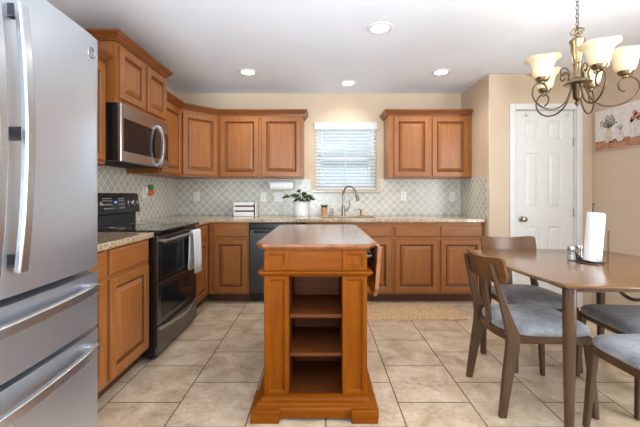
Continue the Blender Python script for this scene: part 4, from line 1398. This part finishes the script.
# little succulent
sc = thing('succulent', 'small terracotta pot with a spiky succulent behind the sink', 'plant', (bx(324), 4.19, CT))
MB().lathe([(0.03, 0), (0.033, 0.002), (0.04, 0.095), (0.041, 0.1), (0.036, 0.1), (0.034, 0.09)], n=24).build('pot', M['terra'], sc, smooth=40)
MB().lathe([(0.034, 0.085), (0.034, 0.09)], n=20).build('soil', M['soil'], sc)
lv = MB()
for i in range(11):
    a = i * 2.4
    leaf(lv, (0.01 * math.cos(a), 0.01 * math.sin(a), 0.088), (math.cos(a), math.sin(a), 1.0 + 0.1 * i), 0.055, 0.009, 0.05, roll=0.6)
o = lv.build('leaves', M['leaf'], sc, smooth=60); sm = o.modifiers.new('thick', 'SOLIDIFY'); sm.thickness = 0.003
# clear soap bottle
sp = thing('soap_bottle', 'clear pump soap bottle between the succulent and the faucet', 'soap bottle', (bx(331.5), 4.20, CT))
MB().lathe([(0.024, 0), (0.026, 0.004), (0.026, 0.075), (0.012, 0.09), (0.012, 0.096)], n=22).build('bottle', M['clear'], sp, smooth=40)
pm = MB().lathe([(0.014, 0.096), (0.014, 0.108), (0.005, 0.11), (0.005, 0.128)], n=16)
pm.box(-0.008, 0.008, -0.035, 0.008, 0.128, 0.138)
pm.build('pump', M['wplastic'], sp, smooth=40)
# faucet
fx, fyy = (343.3 - 320) * 4.185 / 340, 4.185
fc = thing('faucet', 'brushed gooseneck kitchen faucet with side lever at the sink', 'faucet', (fx, fyy, CT))
MB().lathe([(0.03, 0), (0.03, 0.006), (0.022, 0.014), (0.02, 0.11), (0.016, 0.12), (0.013, 0.125)], n=24).build('base', M['nickel'], fc, smooth=40)
MB().tube([(0, 0, 0.11), (0, 0, 0.2), (0.002, -0.005, 0.28), (0.03, -0.04, 0.345), (0.085, -0.085, 0.355), (0.13, -0.125, 0.315), (0.148, -0.14, 0.26)], 0.0105, 14, 8).build('spout', M['nickel'], fc, smooth=60)
MB().lathe([(0.013, 0), (0.017, 0.01), (0.02, 0.06), (0.021, 0.085), (0.016, 0.09)], (0.148, -0.14, 0.268), 20, ax=(0.2, -0.1, -1)).build('spray_head', M['nickel'], fc, smooth=40)
hd = MB().tube([(0.015, 0, 0.06), (0.05, -0.01, 0.075)], [0.015, 0.011], 14, 0)
hd.tube([(0.045, -0.01, 0.07), (0.07, -0.015, 0.11), (0.078, -0.02, 0.165), (0.075, -0.022, 0.2)], [0.011, 0.006], 10, 6)
hd.build('lever', M['nickel'], fc, smooth=60)
sd = thing('soap_dispenser', 'short metal soap dispenser spout right of the faucet', 'soap dispenser', ((361 - 320) * 4.19 / 340, 4.19, CT))
MB().lathe([(0.02, 0), (0.02, 0.006), (0.012, 0.012), (0.01, 0.05), (0.013, 0.056), (0.013, 0.07)], n=20).build('base', M['nickel'], sd, smooth=40)
MB().tube([(0, 0, 0.062), (-0.02, -0.03, 0.08), (-0.045, -0.06, 0.072)], 0.006, 10, 6).build('spout', M['nickel'], sd, smooth=60)
spg = MB().box(0.525, 0.605, 4.136, 4.19, CT, CT + 0.026).build('sponge', M['sponge'], bevel=0.01, seg=3)
tag(spg, 'yellow-tan sponge on the sink rim just right of the soap dispenser', 'sponge')
